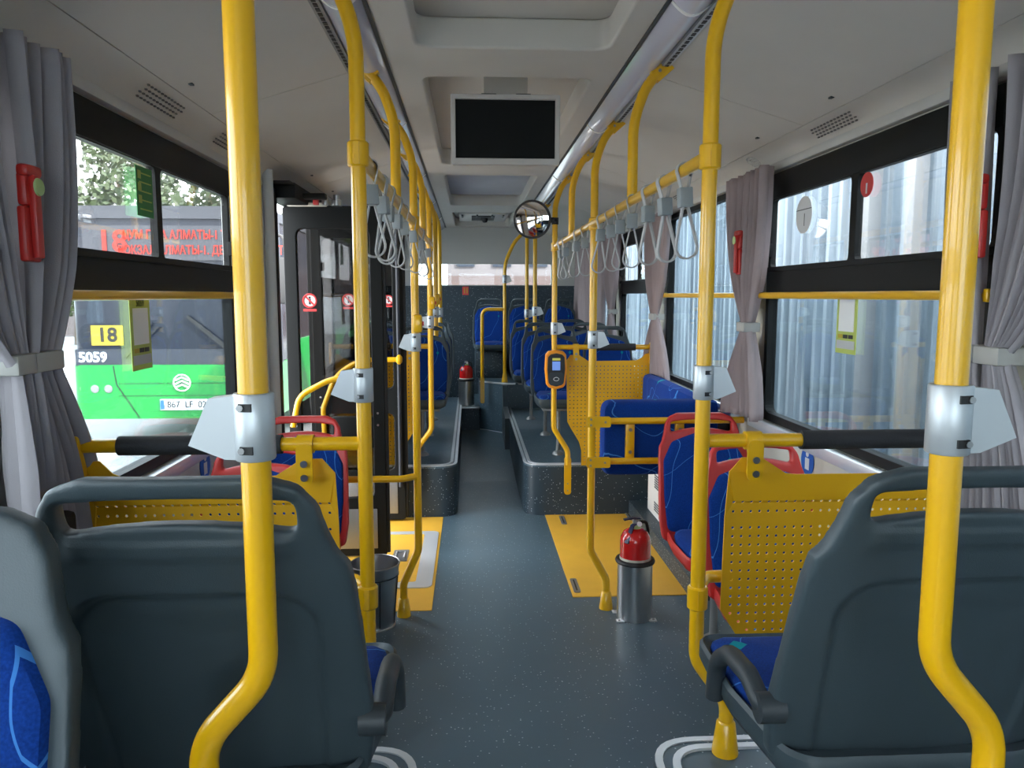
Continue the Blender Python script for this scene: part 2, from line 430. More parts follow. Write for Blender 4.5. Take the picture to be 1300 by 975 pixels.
# ceiling centre with recesses -----------------------------------------------------
ZC = 2.36
CL, CR = -.285, .552
recs = [(-1.6, .35), (.7, 2.65), (2.97, 4.93), (5.33, 7.12), (7.68, 9.2)]
pl = holes_B([(CL, Y0), (CR, Y0), (CR, Y1), (CL, Y1)], [rrect(-.18, .472, a, c, .07, 6) for a, c in recs], .10, .010)
ceil = struct('ceiling', B().add([(p[0], p[1], ZC + .05 + p[2]) for p in pl.v], pl.f), 'ceiling', 'pale grey ceiling spine with rounded rectangular recesses', ang=30)
names = ['recess_panel', 'recess_panel', 'recess_panel', 'recess_panel', 'recess_panel']
for i, (a, c) in enumerate(recs):
    obj('recess_panel', B().box(-.22, .51, a-.04, c+.04, ZC+.10, ZC+.125), 'ceiling_lt' if i == 3 else 'ceiling', ceil, smooth=False)
# return air grille in the rear recess
gr = obj('air_grille', B().box(-.12, .41, 8.3, 9.1, ZC+.045, ZC+.075, .01), 'wallgrey', ceil)
for k in range(9): obj('louvre', B().box(.02, .27, 8.42+k*.05, 8.45+k*.05, ZC+.034, ZC+.048), 'shelld', gr, smooth=False)
for x in (-.09, .07, .23, .35): obj('latch', B().box(x, x+.02, 8.32, 8.52, ZC+.03, ZC+.048, .004), 'shelld', gr)
# side panels of the ceiling -------------------------------------------------------
segY = [-2.6, -.9, .95, 2.9, 4.75, 6.6, 9.4]
for side in (-1, 1):
    if side > 0: a, s_, e_ = (.690, 2.352), (1.25, 2.183), (XR-.02, 2.125)
    else: a, s_, e_ = (-.420, 2.352), (-.925, 2.197), (XL+.02, 2.125)
    root = None
    for k in range(len(segY)-1):
        y0, y1 = segY[k]+.002, segY[k+1]-.002
        b = B().prism([a, s_, (s_[0], s_[1]+.02), (a[0], a[1]+.02)], y0, y1)
        if root is None:
            root = struct('ceiling', b, 'ceiling', 'sloping pale grey ceiling panels above the %s' % ('fence side windows' if side > 0 else 'door side'), smooth=False)
        else: obj('ceiling_panel', b, 'ceiling', root, smooth=False)
        for yy in (y0+.3, y1-.35):
            p = Vector((s_[0]*.9+a[0]*.1, 0, s_[1]*.9+a[1]*.1))
            obj('screw_cap', B().box(p.x-.006, p.x+.006, yy, yy+.02, p.z-.004, p.z+.004), 'shelld', root, smooth=False)
    # dark seam + lower cove
    obj('seam', B().box(s_[0]-.004, s_[0]+.004, Y0, Y1, s_[1]+.004, s_[1]+.012), 'shelld', root, smooth=False)
    prof = []
    for k in range(9):
        t = k/8; m_ = (s_[0] + side*.075, s_[1]-.012)
        prof.append(((1-t)**2*(s_[0]+side*.005)+2*t*(1-t)*m_[0]+t*t*e_[0], (1-t)**2*s_[1]+2*t*(1-t)*m_[1]+t*t*e_[1]))
    prof2 = prof + [(p[0], p[1]+.02) for p in reversed(prof)]
    cv = obj('cove_panel', B().prism(prof2, Y0, Y1), 'ceiling', root)
    q0, q1 = Vector((prof[2][0], 0, prof[2][1])), Vector((prof[6][0], 0, prof[6][1]))
    nr = Vector((-(q1-q0).z, 0, (q1-q0).x)).normalized()
    if nr.z > 0: nr = -nr
    for gy in ((.45, 2.62, 4.6, 6.5) if side > 0 else (.45, 2.45, 3.15, 6.5)):
        hb = B()
        for i in range(12):
            for j in range(4):
                p = q0.lerp(q1, .1 + .8*j/3) + nr*.004
                yy = gy + i*.026 + (.013 if j % 2 else 0)
                d = (q1-q0).normalized()*.005
                hb.box(p.x-.003, p.x+.003, yy, yy+.009, p.z-.003, p.z+.002)
        h = obj('vent_holes', hb, 'ventgrey', cv, smooth=False); h['kind'] = 'stuff'
    for gy in (3.55, 1.2):
        p = q0.lerp(q1, .5)+nr*.003
        b = B()
        for rr in (.012, .024, .036):
            nn = int(rr*600)
            for k in range(nn):
                an = 2*math.pi*k/nn; q = p + (q1-q0).normalized()*rr*math.cos(an)
                b.box(q.x-.0025, q.x+.0025, gy+rr*1.3*math.sin(an)-.003, gy+rr*1.3*math.sin(an)+.003, q.z-.003, q.z+.002)
        h = obj('speaker_holes', b, 'wallgrey', cv, smooth=False); h['kind'] = 'stuff'
# light strips with translucent lenses ---------------------------------------------
for side in (-1, 1):
    xi, xo = (CR+.008, .672) if side > 0 else (CL-.008, -.405)
    t = thing('light_strip', 'long curved ceiling light lens on the %s' % ('fence side' if side > 0 else 'door side'), 'light', ((xi+xo)/2, 3.4, ZC), 'ceiling light strips')
    ys = [-2.6, -1.0, .6, 2.2, 3.75, 5.3, 6.8, 8.2, 9.4]
    for k in range(len(ys)-1):
        prof = []
        for i in range(11):
            u = i/10; prof.append((xi+(xo-xi)*u, 2.362 - .010*u - .034*math.sin(math.pi*u)))
        prof += [(xo, 2.39), (xi, 2.39)]
        obj('lens', B().prism(prof, ys[k]+.003, ys[k+1]-.003), 'lens', t)
        obj('joint_clip', B().prism([(p[0], p[1]-.003) for p in prof[:11]] + [(xo, 2.38), (xi, 2.38)], ys[k]-.008, ys[k]+.006), 'white', t)
    # inner gutter and outer slotted rail
    obj('inner_gutter', B().box(min(xi, xi-side*.012), max(xi, xi-side*.012), Y0, Y1, 2.356, 2.37), 'shelld', t, smooth=False)
    a, c = xo, xo+side*.030
    rl = obj('slotted_rail', B().box(min(a,c), max(a,c), Y0, Y1, 2.343, 2.36), 'silver' if side > 0 else 'dsteel', t, smooth=False)
    sb = B()
    y = Y0
    while y < Y1-.03:
        m_ = (a+c)/2; sb.box(m_-.006, m_+.006, y, y+.022, 2.341, 2.345); y += .036
    s = obj('slots', sb, 'ink', rl, smooth=False); s['kind'] = 'stuff'
# roof, rear wall, front wall ------------------------------------------------------
struct('roof', B().box(XL-.07, XR+.07, Y0, Y1+.1, 2.50, 2.56), 'white', 'outer roof skin of the bus above the ceiling', smooth=False)
fw = holes_B([(XL, 0), (XR, 0), (XR, 2.5), (XL, 2.5)], [rrect(XL+.15, XR-.15, .95, 2.15, .08)], .05)
struct('wall_front', B().add([(p[0], Y0+p[2], p[1]) for p in fw.v], fw.f), 'shelld', 'front wall behind the camera with the windscreen opening', smooth=False)
obj('windscreen', B().box(XL+.14, XR-.14, Y0-.004, Y0+.004, .94, 2.16), 'tint', bpy.data.objects['wall_front'], smooth=False)
up = holes_B([(XL, 1.64), (XR, 1.64), (XR, 2.5), (XL, 2.5)], [rrect(-.70, .985, 1.675, 1.927, .03)], .05)
rw = struct('wall_back', B().add([(p[0], Y1+p[2], p[1]) for p in up.v], up.f), 'wallgrey', 'pale upper rear wall with the long low rear window', smooth=False)
obj('pane', B().box(-.72, 1.0, Y1-.003, Y1+.003, 1.66, 1.94), 'tint', rw, smooth=False)
obj('seal', B().band(fillet([(-.705, Y1-.03, 1.67), (.99, Y1-.03, 1.67), (.99, Y1-.03, 1.932), (-.705, Y1-.03, 1.932)], .03, 4, True), .006, .006, (0,1,0), True), 'wallgrey', rw)
obj('rear_panel', B().box(XL, XR, Y1-.06, Y1+.02, 0, 1.665), 'dvinyl', rw, smooth=False)
# small red sticker on the rear panel
st = tag(obj('warning_sticker', B().box(-.095, -.02, Y1-.064, Y1-.06, 1.555, 1.655), 'redst'), 'small red sticker with two yellow figures on the dark rear panel', 'sticker')
for x in (-.075, -.045): obj('printed_figure', B().box(x, x+.012, Y1-.066, Y1-.064, 1.575, 1.64), 'signyel', st, smooth=False)
# platforms -------------------------------------------------------------------------
def platform(name, label, outline, z, mat_side='dvinyl', edge=True, z0=0.):
    o = struct(name, B().prism(outline, z0, z-.012, 'z'), mat_side, label)
    obj('platform_top', B().prism(outline, z-.012, z, 'z'), 'floor', o, smooth=False)
    return o
def edging(o, pts, z, r=.10):
    p = fillet([(x, y, z-.004) for x, y in pts], r, 8)
    obj('edging_strip', B().band(p, .010, .008, (0,0,1)), 'alu', o)
    return p
rp = [(.375, 5.27), (XR, 5.27), (XR, 9.34), (.375, 9.34)]
o = platform('platform_rear_right', 'raised speckled seat platform on the fence side of the rear aisle', fil2(rp, [.14, 0, 0, 0], 8), ZP)
edging(o, [(.385, 8.1), (.385, 5.28), (XR-.02, 5.28)], ZP, .14)
edging(o, [(.415, 8.1), (.415, 5.31), (XR-.02, 5.31)], ZP+.004, .12)
lp = [(XL, 5.27), (-.10, 5.27), (-.10, 8.95), (XL, 8.95)]
o = platform('platform_rear_left', 'raised speckled seat platform on the door side of the rear aisle', fil2(lp, [0, .14, 0, 0], 8), ZP)
edging(o, [(-.11, 8.9), (-.11, 5.28), (XL+.02, 5.28)], ZP, .14)
edging(o, [(-.14, 8.9), (-.14, 5.31), (XL+.02, 5.31)], ZP+.004, .12)
fp = [(.465, -.6), (XR, -.6), (XR, 1.92), (.465, 1.92)]
o = platform('platform_front_right', 'raised wheel arch platform under the near grey seat on the fence side', fil2(fp, [0, 0, 0, .12], 8), ZP)
edging(o, [(XR-.3, 1.91), (.475, 1.91), (.475, -.5)], ZP, .12)
edging(o, [(XR-.3, 1.87), (.515, 1.87), (.515, -.5)], ZP+.004, .10)
fp = [(XL, -.6), (-.14, -.6), (-.14, 1.92), (XL, 1.92)]
o = platform('platform_front_left', 'raised wheel arch platform under the near grey seat on the green bus side', fil2(fp, [0, 0, .12, 0], 8), ZP)
edging(o, [(XL+.3, 1.91), (-.15, 1.91), (-.15, -.5)], ZP, .12)
edging(o, [(XL+.3, 1.87), (-.19, 1.87), (-.19, -.5)], ZP+.004, .10)
# dark wheel arch trim on the near walls
struct('wheel_arch_cover', B().box(XL, XL+.14, -.6, 1.78, ZP, 1.06, .015), 'charcoal', 'black carpeted wheel arch cover below the near curtain on the green bus side')
struct('wheel_arch_cover', B().box(XR-.14, XR, -.6, 1.60, ZP, 1.06, .015), 'charcoal', 'black carpeted wheel arch cover beside the near seat on the fence side')
# ramp of the rear aisle, step and rear deck
o = struct('floor', B().add([(-.10,6.3,.0),(.375,6.3,.0),(.375,8.2,.10),(-.10,8.2,.10),(-.10,8.2,0),(.375,8.2,0)],
    [(0,1,2,3),(3,2,5,4),(0,3,4),(1,5,2),(0,4,5,1)]), 'floor', 'gently rising end of the aisle floor before the rear step', smooth=False)
o = platform('rear_step', 'small low step carrying the far fire extinguisher', fil2([(-.135, 8.2), (.095, 8.2), (.095, 9.34), (-.135, 9.34)], .01, 2), .35)
obj('edging_strip', B().box(-.135, .095, 8.192, 8.21, .335, .352, .003), 'alu', o)
o = platform('rear_deck', 'tall rear seat deck with a white edged slanting riser', [(.095, 8.28), (.37, 8.02), (.47, 8.02), (XR, 8.02), (XR, 9.34), (.095, 9.34)], .63, 'floor')
edging(o, [(.10, 8.272), (.37, 8.012), (.47, 8.012)], .628, .02)
obj('foot_strip', B().band([(.095, 8.275, .098), (.37, 8.015, .094)], .006, .006), 'alu', o)
# slanted grey skirting beside the aisle near the deck
struct('trim_3', B().prism([(7.35, .0), (8.03, .10), (8.03, .62), (7.9, .62), (7.75, .42), (7.35, .36)], .33, .378, 'x'), 'shell', 'slanted grey wedge trim at the foot of the rear deck')
# door pillar and door frame ---------------------------------------------------------
struct('door_pillar', B().tube([(-1.0, 3.95, 0.), (-1.0, 3.95, 2.17)], .026, 14), 'pillar', 'round pale grey pillar between the window and the door')
dp = thing('door_frame', 'black frame and head box around the door opening', 'door frame', (-1.05, 4.7, 0), kind='structure')
obj('jamb', B().box(-1.10, -1.00, 4.06, 4.13, 0, 2.1, .006), 'black', dp)
obj('jamb', B().box(-1.10, -1.00, 5.29, 5.36, 0, 2.1, .006), 'black', dp)
obj('head_box', B().box(-1.06, -.90, 4.1, 5.35, 2.05, 2.13, .008), 'black', dp)
def leaf(n, yy, lab, xo=-1.045, xi=-.505, rail=True):
    o = thing('door_%d' % n, lab, 'door', (-1.03, yy, 0), kind='structure')
    outer = rrect(xo, xi, .02, 2.045, .02)
    w_ = .060
    hs = [rrect(xo+w_, xi-w_, .92, 1.93, .05), rrect(xo+w_, xi-w_, .36, .76, .05)] if rail else [rrect(xo+w_, xi-w_, .36, 1.93, .05)]
    pl = holes_B(outer, hs, .042, .006)
    obj('leaf_frame', B().add([(p[0], yy+p[2], p[1]) for p in pl.v], pl.f), 'black', o, ang=30)
    if rail:
        obj('upper_pane', B().box(xo+w_-.01, xi-w_+.01, yy-.003, yy+.003, .91, 1.94), 'doorglass', o, smooth=False)
        obj('lower_pane', B().box(xo+w_-.01, xi-w_+.01, yy-.003, yy+.003, .35, .77), 'doorglass', o, smooth=False)
    else:
        obj('pane', B().box(xo+w_-.01, xi-w_+.01, yy-.003, yy+.003, .35, 1.94), 'doorglass', o, smooth=False)
        obj('lock_box', B().box(-.81, xi-w_+.01, yy-.02, yy+.02, .66, .85, .01), 'black', o)
    obj('kick_panel', B().box(xo+.05, xi-.05, yy-.026, yy-.021, .06, .30, .002), 'dsteel', o)
    for x in (xo+w_*.6, xi-w_*.6):
        for z in (.80, .87):
            obj('screw', B().lathe([(.007, -.003), (.005, .003)], (x, yy-.023, z), 8, 'y'), 'screw', o)
    # edge seal on the closing stile
    obj('edge_seal', B().tube([(xi+.008, yy, .03), (xi+.008, yy, 2.03)], .014, 8), 'rubber', o)
    return o
d1 = leaf(1, 4.46, 'nearer black framed folding door leaf standing open, cutting across behind the bin', rail=False)
d2 = leaf(2, 5.19, 'farther black framed folding door leaf with the round ended yellow handle', xi=-.455)
def curved_handle(d, pts, knob):
    h = obj('handle', B().tube(fillet(pts, [0,.12,.25,.3,0][:len(pts)], 7), .0165, 12), 'yellow', d)
    if knob:
        x, y, z = pts[-1]
        obj('knob', B().lathe([(.018,-.02),(.034,-.006),(.034,.006),(.018,.02)], (x, y, z), 14, 'x'), 'yellow', h)
    return h
curved_handle(d2, [(-.985, 5.15, .55), (-.985, 5.12, .80), (-.90, 5.12, 1.02), (-.74, 5.12, 1.125), (-.475, 5.12, 1.125)], True)
curved_handle(d1, [(-1.02, 4.40, .80), (-.98, 4.40, .98), (-.80, 4.40, 1.075), (-.58, 4.43, 1.085)], False)
obj('grip_rod', B().tube([(-.482, 5.155, .25), (-.482, 5.155, 2.0)], .013, 10), 'bluegrey', d2)
# door drive arms over the leaf
da = thing('door_drive', 'black door drive arms with red and steel fittings under the ceiling', 'door mechanism', (-.95, 4.3, 2.05))
obj('arm', B().box(-1.02, -.78, 4.28, 4.34, 2.07, 2.10, .006), 'black', da)
obj('arm', B().box(-1.02, -.80, 4.42, 4.46, 2.045, 2.065, .005), 'cream', da)
obj('pivot', B().lathe([(.03, 0), (.03, .03), (.018, .035), (.018, .06)], (-.74, 4.40, 2.045), 12), 'steel', da)
obj('pivot', B().lathe([(.018, 0), (.018, .05)], (-.80, 4.38, 2.045), 12), 'steel', da)
obj('air_fitting', B().box(-.86, -.83, 4.34, 4.37, 2.045, 2.075, .004), 'redst', da)
obj('slot', B().box(-1.0, -.90, 3.98, 4.2, 2.118, 2.122), 'black', da, smooth=False)
def nosign(xc, y, zc, r, lab):
    s = thing('prohibition_sticker', lab, 'sticker', (xc, y, zc))
    obj('disc', B().lathe([(r, 0), (r, .001)], (xc, y, zc), 20, 'y'), 'plate', s, smooth=False)
    pts = [(xc + r*.88*math.cos(k*math.pi/12), y-.001, zc + r*.88*math.sin(k*math.pi/12)) for k in range(24)]
    obj('ring', B().band(pts, r*.12, .0006, (1,0,0), True) if False else B().tube(pts, r*.13, 6, True), 'redst', s)
    obj('bar', B().band([(xc-r*.6, y-.001, zc+r*.6), (xc+r*.6, y-.001, zc-r*.6)], r*.11, .001, (0,1,0)), 'redst', s)
    obj('figure', B().box(xc-r*.14, xc+r*.14, y-.001, y-.0004, zc-r*.5, zc+r*.25), 'ink', s, smooth=False)
    obj('figure_head', B().lathe([(r*.15, 0), (r*.15, .0006)], (xc, y-.001, zc+r*.42), 10, 'y'), 'ink', s, smooth=False)
    obj('caption', B().box(xc-r*.9, xc+r*.9, y-.001, y, zc-r*1.45, zc-r*1.1), 'redst', s, smooth=False)
nosign(-.915, 4.452, 1.52, .042, 'red ringed no leaning sticker on the nearer door leaf, leftmost and largest')
nosign(-.81, 5.182, 1.52, .042, 'red ringed sticker seen through the nearer door leaf beside the yellow pole')
nosign(-.545, 5.182, 1.52, .033, 'smallest red ringed sticker near the closing edge of the farther door leaf')
# yellow floor hatches, ramp ----------------------------------------------------------
mt = thing('wheelchair_bay_hatch', 'yellow vinyl floor area of the wheelchair bay in front of the rear platform', 'floor hatch', (.87, 4.5, 0))
obj('sheet', B().prism([(.52, 3.78), (1.25, 3.78), (1.10, 5.265), (.52, 5.265)], 0, .004, 'z'), 'mat', mt, smooth=False)
for (x, y) in ((.552, 3.93), (.63, 5.13), (1.11, 5.20)):
    s = obj('slot_cover', B().prism(rrect(x-.018, x+.018, y-.10, y+.10, .017), .004, .008, 'z'), 'dsteel', mt)
    obj('slot', B().prism(rrect(x-.004, x+.004, y-.075, y+.075, .003), .008, .009, 'z'), 'ink', s)
rm = thing('boarding_ramp', 'yellow fold out boarding ramp with an aluminium rim inside the door', 'ramp', (-.6, 4.45, 0))
obj('border_sheet', B().prism([(XL+.01, 3.65), (-.20, 3.65), (-.20, 5.26), (XL+.01, 5.26)], 0, .003, 'z'), 'mat', rm, smooth=False)
pl = holes_B(rrect(XL+.03, -.215, 3.94, 4.92, .05), [rrect(XL+.05, -.305, 4.02, 4.86, .02)], .006)
obj('rim', B().add([(p[0], p[1], .006+p[2]) for p in pl.v], pl.f), 'alu', rm, smooth=False)
obj('ramp_plate', B().box(XL+.05, -.30, 4.02, 4.86, .003, .007), 'mat', rm, smooth=False)
s = obj('lift_handle', B().prism(rrect(-.47, -.38, 4.35, 4.55, .01), .007, .010, 'z'), 'dsteel', rm)
obj('handle_loop', B().tube([(-.45, 4.40, .014), (-.45, 4.50, .014), (-.40, 4.50, .014), (-.40, 4.40, .014)], .005, 6), 'alu', s)
# heater box on the right wall
ht = thing('wall_heater', 'low white wall heater with dark grilles behind the red rimmed seats', 'heater', (1.25, 4.4, .1))
obj('casing', B().box(1.20, XR, 3.9, 5.05, .10, .45, .012), 'white', ht)
for z0, z1 in ((.30, .40), (.15, .22)):
    g = B()
    for i in range(26):
        for j in range(int((z1-z0)/.016)): g.box(1.197, 1.202, 3.98+i*.034, 4.0+i*.034, z0+j*.016, z0+j*.016+.009)
    h = obj('grille', g, 'shelld', ht, smooth=False); h['kind'] = 'stuff'
struct('baseboard_right', B().box(1.12, XR, 3.7, 5.27, 0, .10), 'dvinyl', 'dark speckled plinth under the wall heater', smooth=False)
# ------------------------------------------------------------------ seats
TOP = .955
def lean(x, z):                      # backrest leaning away from the sitter (+y) and dished
    t = max(0., z - .42)
    return .02 + .31*t - .45*x*x
def sm(a, b, v):
    t = max(0., min(1., (v-a)/(b-a))); return t*t*(3-2*t)
def back_shell(with_hole=True):
    hw = [(.0,0),(.115,-.002),(.160,-.018),(.184,-.050),(.194,-.092),(.205,-.124),(.221,-.146),(.227,-.19),(.233,-.30),(.240,-.45),(.228,-.53),(.18,-.56)]
    right = [(x, TOP+z) for x, z in hw[1:]]
    outer = right[::-1] + [(-x, z) for x, z in right]
    N_ = 14
    up_ln = [(-.158+.316*k/N_, TOP-.031-.35*(-.158+.316*k/N_)**2) for k in range(N_+1)]
    lo_ln = [(.158-.316*k/N_, TOP-.068-.75*(.158-.316*k/N_)**2) for k in range(N_+1)]
    hole = fil2(up_ln+lo_ln, [.0 if 0 < (i % (N_+1)) < N_ else .022 for i in range(2*N_+2)], 4)
    pl = holes_B(outer, [hole] if with_hole else [], .036)
    me = B().add([(p[0], p[2], p[1]) for p in pl.v], pl.f).mesh('tmp')
    o = bpy.data.objects.new('tmp', me); C.objects.link(o)
    m = o.modifiers.new('r', 'REMESH'); m.mode = 'VOXEL'; m.voxel_size = .005
    s = o.modifiers.new('s', 'SMOOTH'); s.factor = .5; s.iterations = 12
    out = eval_mesh(o); bpy.data.objects.remove(o)
    for v in out.vertices:
        x, y, z = v.co
        k = 0.
        if y > .0:                    # recessed panel on the rear face with an arched top
            rr_ = .075; qx = abs(x) - (.180 - .05*(TOP-.165-z) - rr_); qz = z - (TOP - .180 - .22*x*x - rr_)
            sd = math.hypot(max(qx, 0), max(qz, 0)) + min(max(qx, qz), 0) - rr_
            k = sm(.006, -.006, sd) * .008
            k += .004 * sm(-.02, -.07, sd)
            # raised lip under the handle
            k -= .004 * sm(TOP-.13, TOP-.115, z) * sm(TOP-.09, TOP-.10, z) * sm(.16, .14, abs(x))
        v.co.y = y - k + lean(x, z)
    out.shade_smooth(); return out
def back_pad(hwid=.213, ztop=.856, arch=.018):
    ol = []
    for a, b in [(-hwid+.01, .45), (hwid-.01, .45), (hwid, .60), (hwid-.006, ztop-.10), (hwid-.055, ztop-.022), (0, ztop+arch), (-hwid+.055, ztop-.022), (-hwid+.006, ztop-.10), (-hwid, .60)]:
        ol.append((a, b))
    b = B().dome(fil2(ol, .035, 4), .030, 'xz', -.014, back=-.004)
    return xf(b, lambda x, y, z: (x, y + lean(x, z) - .012*math.exp(-((z-.56)/.08)**2)*sm(.2,.1,abs(x)), z))
def seat_pad(k=1.):
    ol = [(a*k, c) for a, c in [(-.195, -.01), (.195, -.01), (.228, -.15), (.222, -.37), (-.222, -.37), (-.228, -.15)]]
    b = B().dome(fil2(ol, .05, 5), .042, 'xy', .432, back=-.01)
    return xf(b, lambda x, y, z: (x, y, z + .22*x*x - .02*sm(-.30, -.40, y)))
def seat_pan(k=1.):
    ol = fil2([(a*k, c) for a, c in [(-.215, .07), (.215, .07), (.243, -.15), (.237, -.392), (-.237, -.392), (-.243, -.15)]], .06, 6)
    n = len(ol); b = B(); vs_ = []; rings = ((.80, .372), (.96, .390), (1.0, .410), (1.0, .438), (.975, .446), (.95, .436))
    for s, z in rings:
        for x, y in ol: vs_.append((x*s, -.16+(y+.16)*s, z + .22*(x*s)**2))
    fs_ = [(i*n+k, i*n+(k+1) % n, (i+1)*n+(k+1) % n, (i+1)*n+k) for i in range(len(rings)-1) for k in range(n)]
    fs_ += [tuple(range(n-1,-1,-1)), tuple((len(rings)-1)*n+k for k in range(n))]
    return b.add(vs_, fs_)
def armrest(sx):
    x = sx*.250
    pts = fillet([(x-sx*.03, .04, .520), (x, .03, .525), (x, -.03, .545), (x, -.125, .538), (x, -.195, .49), (x, -.205, .41)], [0,.03,.06,.08,.08,0], 7)
    b = B().tube(pts, .0175, 12)
    b.lathe([(.025, -.02), (.025, .022)], (x-sx*.012, .035, .523), 14, 'x')
    return b
MS = dict(back_shell=back_shell(), solid=back_shell(False))
MS['rim'] = MS['back_shell'].copy()
MS['back_pad'] = back_pad().mesh('back_pad'); MS['back_pad_wide'] = back_pad(.214, .855, .022).mesh('back_pad_wide')
MS['seat_pad'] = seat_pad(.90).mesh('seat_pad'); MS['seat_pan'] = seat_pan(.915).mesh('seat_pan'); MS['seat_pan_red'] = seat_pan(.915).mesh('seat_pan_red')
MS['seat_pad_w'] = seat_pad().mesh('seat_pad'); MS['seat_pan_w'] = seat_pan().mesh('seat_pan')
MS['leg'] = B().tube([(0, -.12, 0), (0, -.12, .38)], .019, 12).lathe([(.055, 0), (.05, .012), (.022, .03)], (0, -.12, 0), 16).box(-.16, .16, -.30, .02, .355, .378, .004).mesh('leg')
MS['arm_r'] = armrest(1).mesh('armrest'); MS['arm_l'] = armrest(-1).mesh('armrest')
def seat(label, x, y, z, rz=0., red=False, shell='back_shell', arm=0, leg=True, sx=1., sz=1., group=None, name='bus_seat'):
    t = thing(name, label, 'seat', (x, y, z), group, True, rz); t.scale = (sx, 1, sz)
    if red:
        obj('red_rim', MS['rim'], 'red', t); obj('back_pad', MS['back_pad_wide'], 'fabric', t); obj('seat_pan', MS['seat_pan_red'], 'red', t)
    else:
        obj('back_shell', MS[shell], 'shell', t); obj('back_pad', MS['back_pad'], 'fabric', t); obj('seat_pan', MS['seat_pan_w' if arm else 'seat_pan'], 'shell', t)
    obj('seat_pad', MS['seat_pad_w' if arm else 'seat_pad'], 'fabric', t)
    if leg: obj('leg', MS['leg'], 'dsteel', t)
    if arm: obj('armrest', MS['arm_r' if arm > 0 else 'arm_l'], 'shelld', t)
    return t
# near seats seen from behind (they face the rear), and the one facing the camera at the left edge
seat('large grey seat back seen from behind, left of the aisle', -.395, 1.19, ZP, math.pi, arm=-1)
seat('large grey seat back seen from behind, right of the aisle, blue cushion showing', .722, 1.19, ZP, math.pi, arm=1)
seat('blue padded seat facing the camera, cut off by the lower left edge', -.682, .76, ZP-.02, shell='solid')
# red rimmed priority seats
g = 'red rimmed priority seats'
seat('red rimmed blue seat on the fence side, the farther one', 1.085, 3.37, 0, red=True, sx=.93, sz=1.045, group=g, name='priority_seat')
seat('red rimmed blue seat on the fence side, right behind the yellow guard panel', 1.085, 2.69, 0, red=True, sx=.93, sz=1.045, group=g, name='priority_seat')
seat('red rimmed blue seat on the green bus side, the farther one next to the bin', -.775, 3.37, 0, red=True, sx=.93, sz=1.045, group=g, name='priority_seat')
seat('red rimmed blue seat on the green bus side, right behind the guard panel', -.775, 2.69, 0, red=True, sx=.93, sz=1.045, group=g, name='priority_seat')
g = 'blue seats on the rear platforms'
for k, (yt, xi_, xo_) in enumerate(((5.95, .655, 1.06), (6.75, .635, 1.05), (7.6, .58, .99))):
    nm = ('first', 'second', 'third')[k]
    seat('grey rimmed blue seat, %s platform row on the fence side, aisle place' % nm, xi_, yt-.17, ZP, group=g, arm=0, sx=.84)
    seat('grey rimmed blue seat, %s platform row on the fence side, window place' % nm, xo_, yt-.17, ZP, group=g, sx=.84)
    seat('grey rimmed blue seat, %s row behind the door, aisle place' % nm, -.365, yt-.15, ZP, group=g, sx=.88)
    seat('grey rimmed blue seat, %s row behind the door, window place' % nm, -.80, yt-.15, ZP, group=g, sx=.88)
for k, x in enumerate((.22, .62, 1.03)):
    seat('blue rear bench seat against the back wall, %s' % ('the one behind the yellow grab loop' if k == 0 else 'middle one' if k == 1 else 'nearest the drawn curtain'), x, 8.78, .56, leg=False, sx=.82, group='rear bench seats', arm=0)
    tag(obj('seat_plinth', B().box(x-.17, x+.17, 8.52, 9.2, .63, .935, .01), 'dvinyl'), 'dark plinth under the rear bench seat %s' % ('behind the yellow grab loop' if k == 0 else 'in the middle' if k == 1 else 'nearest the drawn curtain'), None, None, 'structure')
# ------------------------------------------------------------------ yellow poles
PR = .0185
def screws(b, pts, axis='y', r=.006, h=.004):
    for p in pts: b.lathe([(r, -h), (r*.8, h)], p, 8, axis)
    return b
def grab_box(t, x, y, z, side):
    """silver clamp with a tapering plate pointing to the wall"""
    o = obj('call_box_clamp', B().lathe([(.0235, -.042), (.0250, -.040), (.0250, .040), (.0235, .042)], (x, y, z), 20), 'silver', t)
    poly = [(x, z+.042), (x+side*.052, z+.036), (x+side*.078, z-.022), (x+side*.034, z-.040), (x, z-.042)]
    obj('flange_plate', B().prism(poly, y-.012, y+.012), 'silver', o)
    for dz in (.026, -.027):
        obj('screw_slot', B().band([(x-side*.004, y-.0250, z+dz), (x+side*.012, y-.0225, z+dz)], .005, .002, (0,1,0)), 'ink', o)
        obj('screw', B().lathe([(.0042, -.003), (.003, .002)], (x+side*.010, y-.0245, z+dz), 8, 'y'), 'screw', o)
def stop_button(t, x, y, z, side):
    o = obj('stop_button', B().box(x-.022, x+.022, y-.045, y+.0, z-.042, z+.042, .012), 'yellow', t)
    obj('push_button', B().lathe([(.012, -.005), (.010, .005)], (x+.024, y-.022, z), 14, 'x'), 'redst', o)
def bracket_top(t, x, y, z, side):
    b = B()
    d = Vector((side*.75, 0, .66)).normalized(); p = Vector((x, y, z))
    b.band([p - d*.035, p + d*.035], .026, .014, (0,1,0))
    o = obj('top_bracket', b, 'yellow', t)
    obj('hanger_strap', B().band([p + d*.03, Vector((x+side*.05, y, 2.362))], .012, .004, (0,1,0)), 'yellow', o)
    for k in (-.014, .014):
        q = p + d*k; obj('bolt', B().lathe([(.006, -.003), (.005, .003)], (q.x, y-.027, q.z), 8, 'y'), 'screw', o)
def collar(t, x, y, z, name='collar'):
    o = obj(name, B().lathe([(.022,-.030),(.026,-.026),(.026,.026),(.022,.030)], (x, y, z), 16).box(x-.006, x+.006, y-.028, y-.02, z-.026, z+.026), 'yellow', t)
    return o
